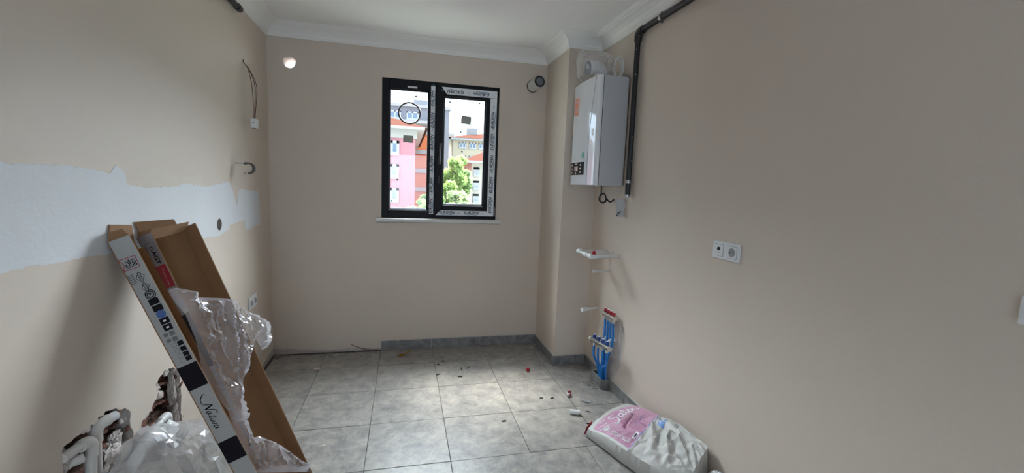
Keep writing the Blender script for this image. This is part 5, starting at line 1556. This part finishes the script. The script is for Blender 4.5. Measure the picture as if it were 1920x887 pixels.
# cream house lower right
ch = empty('cream_house', (4, 22, -9), label='cream house with pale eave at the lower right of the right pane', cat='building')
box('wall', (2.93, 20, -9), (6.5, 27, 2.46), CREAM, ch)
box('lower_wing', (2.78, 19.7, -9), (2.93, 26, 1.55), CREAM, ch)
box('eave_soffit', (2.62, 19.5, 2.46), (6.9, 27.4, 2.54), WFRAME, ch)
hip_roof(ch, 2.95, 6.5, 20, 27, 2.54, 1.0, 0.35)
for z in (2.08, 1.48, 0.88):
    bwindow(ch, 3.16, z, 0.26, 0.38, 20); bwindow(ch, 3.75, z, 0.3, 0.38, 20)

# trees: each with trunk and its own leaf cloud
def leaf_mat(name, c):
    m = mat(name, c, 0.7, color2=tuple(v * 0.7 for v in c), noise_scale=1.5, noise_amt=0.7, spec=0.2)
    nt = m.node_tree
    out = nt.nodes['Material Output']; b = nt.nodes['Principled BSDF']
    tl = nt.nodes.new('ShaderNodeBsdfTranslucent'); tl.inputs[0].default_value = (*c, 1)
    mx = nt.nodes.new('ShaderNodeMixShader'); mx.inputs[0].default_value = 0.35
    nt.links.new(b.outputs[0], mx.inputs[1]); nt.links.new(tl.outputs[0], mx.inputs[2]); nt.links.new(mx.outputs[0], out.inputs[0])
    return m
LEAFS = [leaf_mat('bright_green_leaves', (0.27, 0.37, 0.12)), leaf_mat('mid_green_leaves', (0.20, 0.30, 0.11)), leaf_mat('pale_green_leaves', (0.34, 0.41, 0.20))]
BARK = mat('grey_bark', (0.14, 0.11, 0.085), 0.9)
def tree(x, y, ztop, r, lm, label, seed, n=1500, zb=-9.0, tall=1.3):
    rnd = random.Random(seed)
    e = empty('broadleaf_tree', (x, y, zb), label=label, cat='tree', group='trees outside the window')
    tube('trunk', smooth_path([(x, y, zb), (x + 0.1, y, (zb + ztop) / 2), (x, y, ztop - r * 0.8)], 4), [0.16] * 4 + [0.12] * 4 + [0.08], BARK, e, 8)
    verts, faces = [], []
    cl = [(Vector((rnd.gauss(0, 0.42) * r, rnd.gauss(0, 0.42) * r, rnd.uniform(-2.0, 0.55) * r * tall)), rnd.uniform(0.28, 0.5) * r) for _ in range(26)]
    cz = ztop - r * tall
    for _ in range(n):
        c, cr_ = cl[rnd.randrange(len(cl))]
        d = Vector((rnd.gauss(0, 1), rnd.gauss(0, 1), rnd.gauss(0, 1))).normalized() * cr_ * rnd.uniform(0.6, 1.05)
        p = Vector((x, y, cz)) + c + d
        if p.z > ztop: continue
        s = rnd.uniform(0.06, 0.14) * (0.7 + 0.3 * r)
        a = Vector((rnd.gauss(0, 1), rnd.gauss(0, 1), rnd.gauss(0, 1))).normalized(); b = a.orthogonal().normalized(); b = (Matrix.Rotation(rnd.random() * 6, 3, a) @ b)
        k = len(verts)
        verts += [p - a * s, p + b * s * 0.5, p + a * s, p - b * s * 0.5]
        faces.append((k, k + 1, k + 2, k + 3))
    me = bpy.data.meshes.new('foliage'); me.from_pydata([tuple(v) for v in verts], [], faces); me.update()
    objm('foliage', me, LEAFS[lm], e, kind='stuff')
tree(1.86, 17.5, 2.72, 0.50, 0, 'bright green tree in the middle of the right pane', 1, 4200)
tree(1.50, 16.5, 1.75, 0.50, 0, 'low bright tree at the left of the right pane', 2, 3000)
tree(2.20, 18.4, 2.25, 0.36, 1, 'darker green tree beside the cream house', 3, 2600)
tree(1.75, 15.2, 1.35, 0.46, 2, 'pale feathery bush low in the right pane', 4, 2600)
tree(1.98, 16.6, 0.95, 0.32, 0, 'small bright bush below the cream house', 5, 1800)
tree(0.78, 14.8, 1.12, 0.34, 0, 'bright bush at the foot of the orange brick block', 6, 2000)
tree(0.30, 14.2, 0.82, 0.26, 2, 'pale bush low in front of the pink house', 7, 1400)
tree(1.15, 15.5, 1.15, 0.36, 1, 'mid green bush behind the window mullion', 8, 1600)
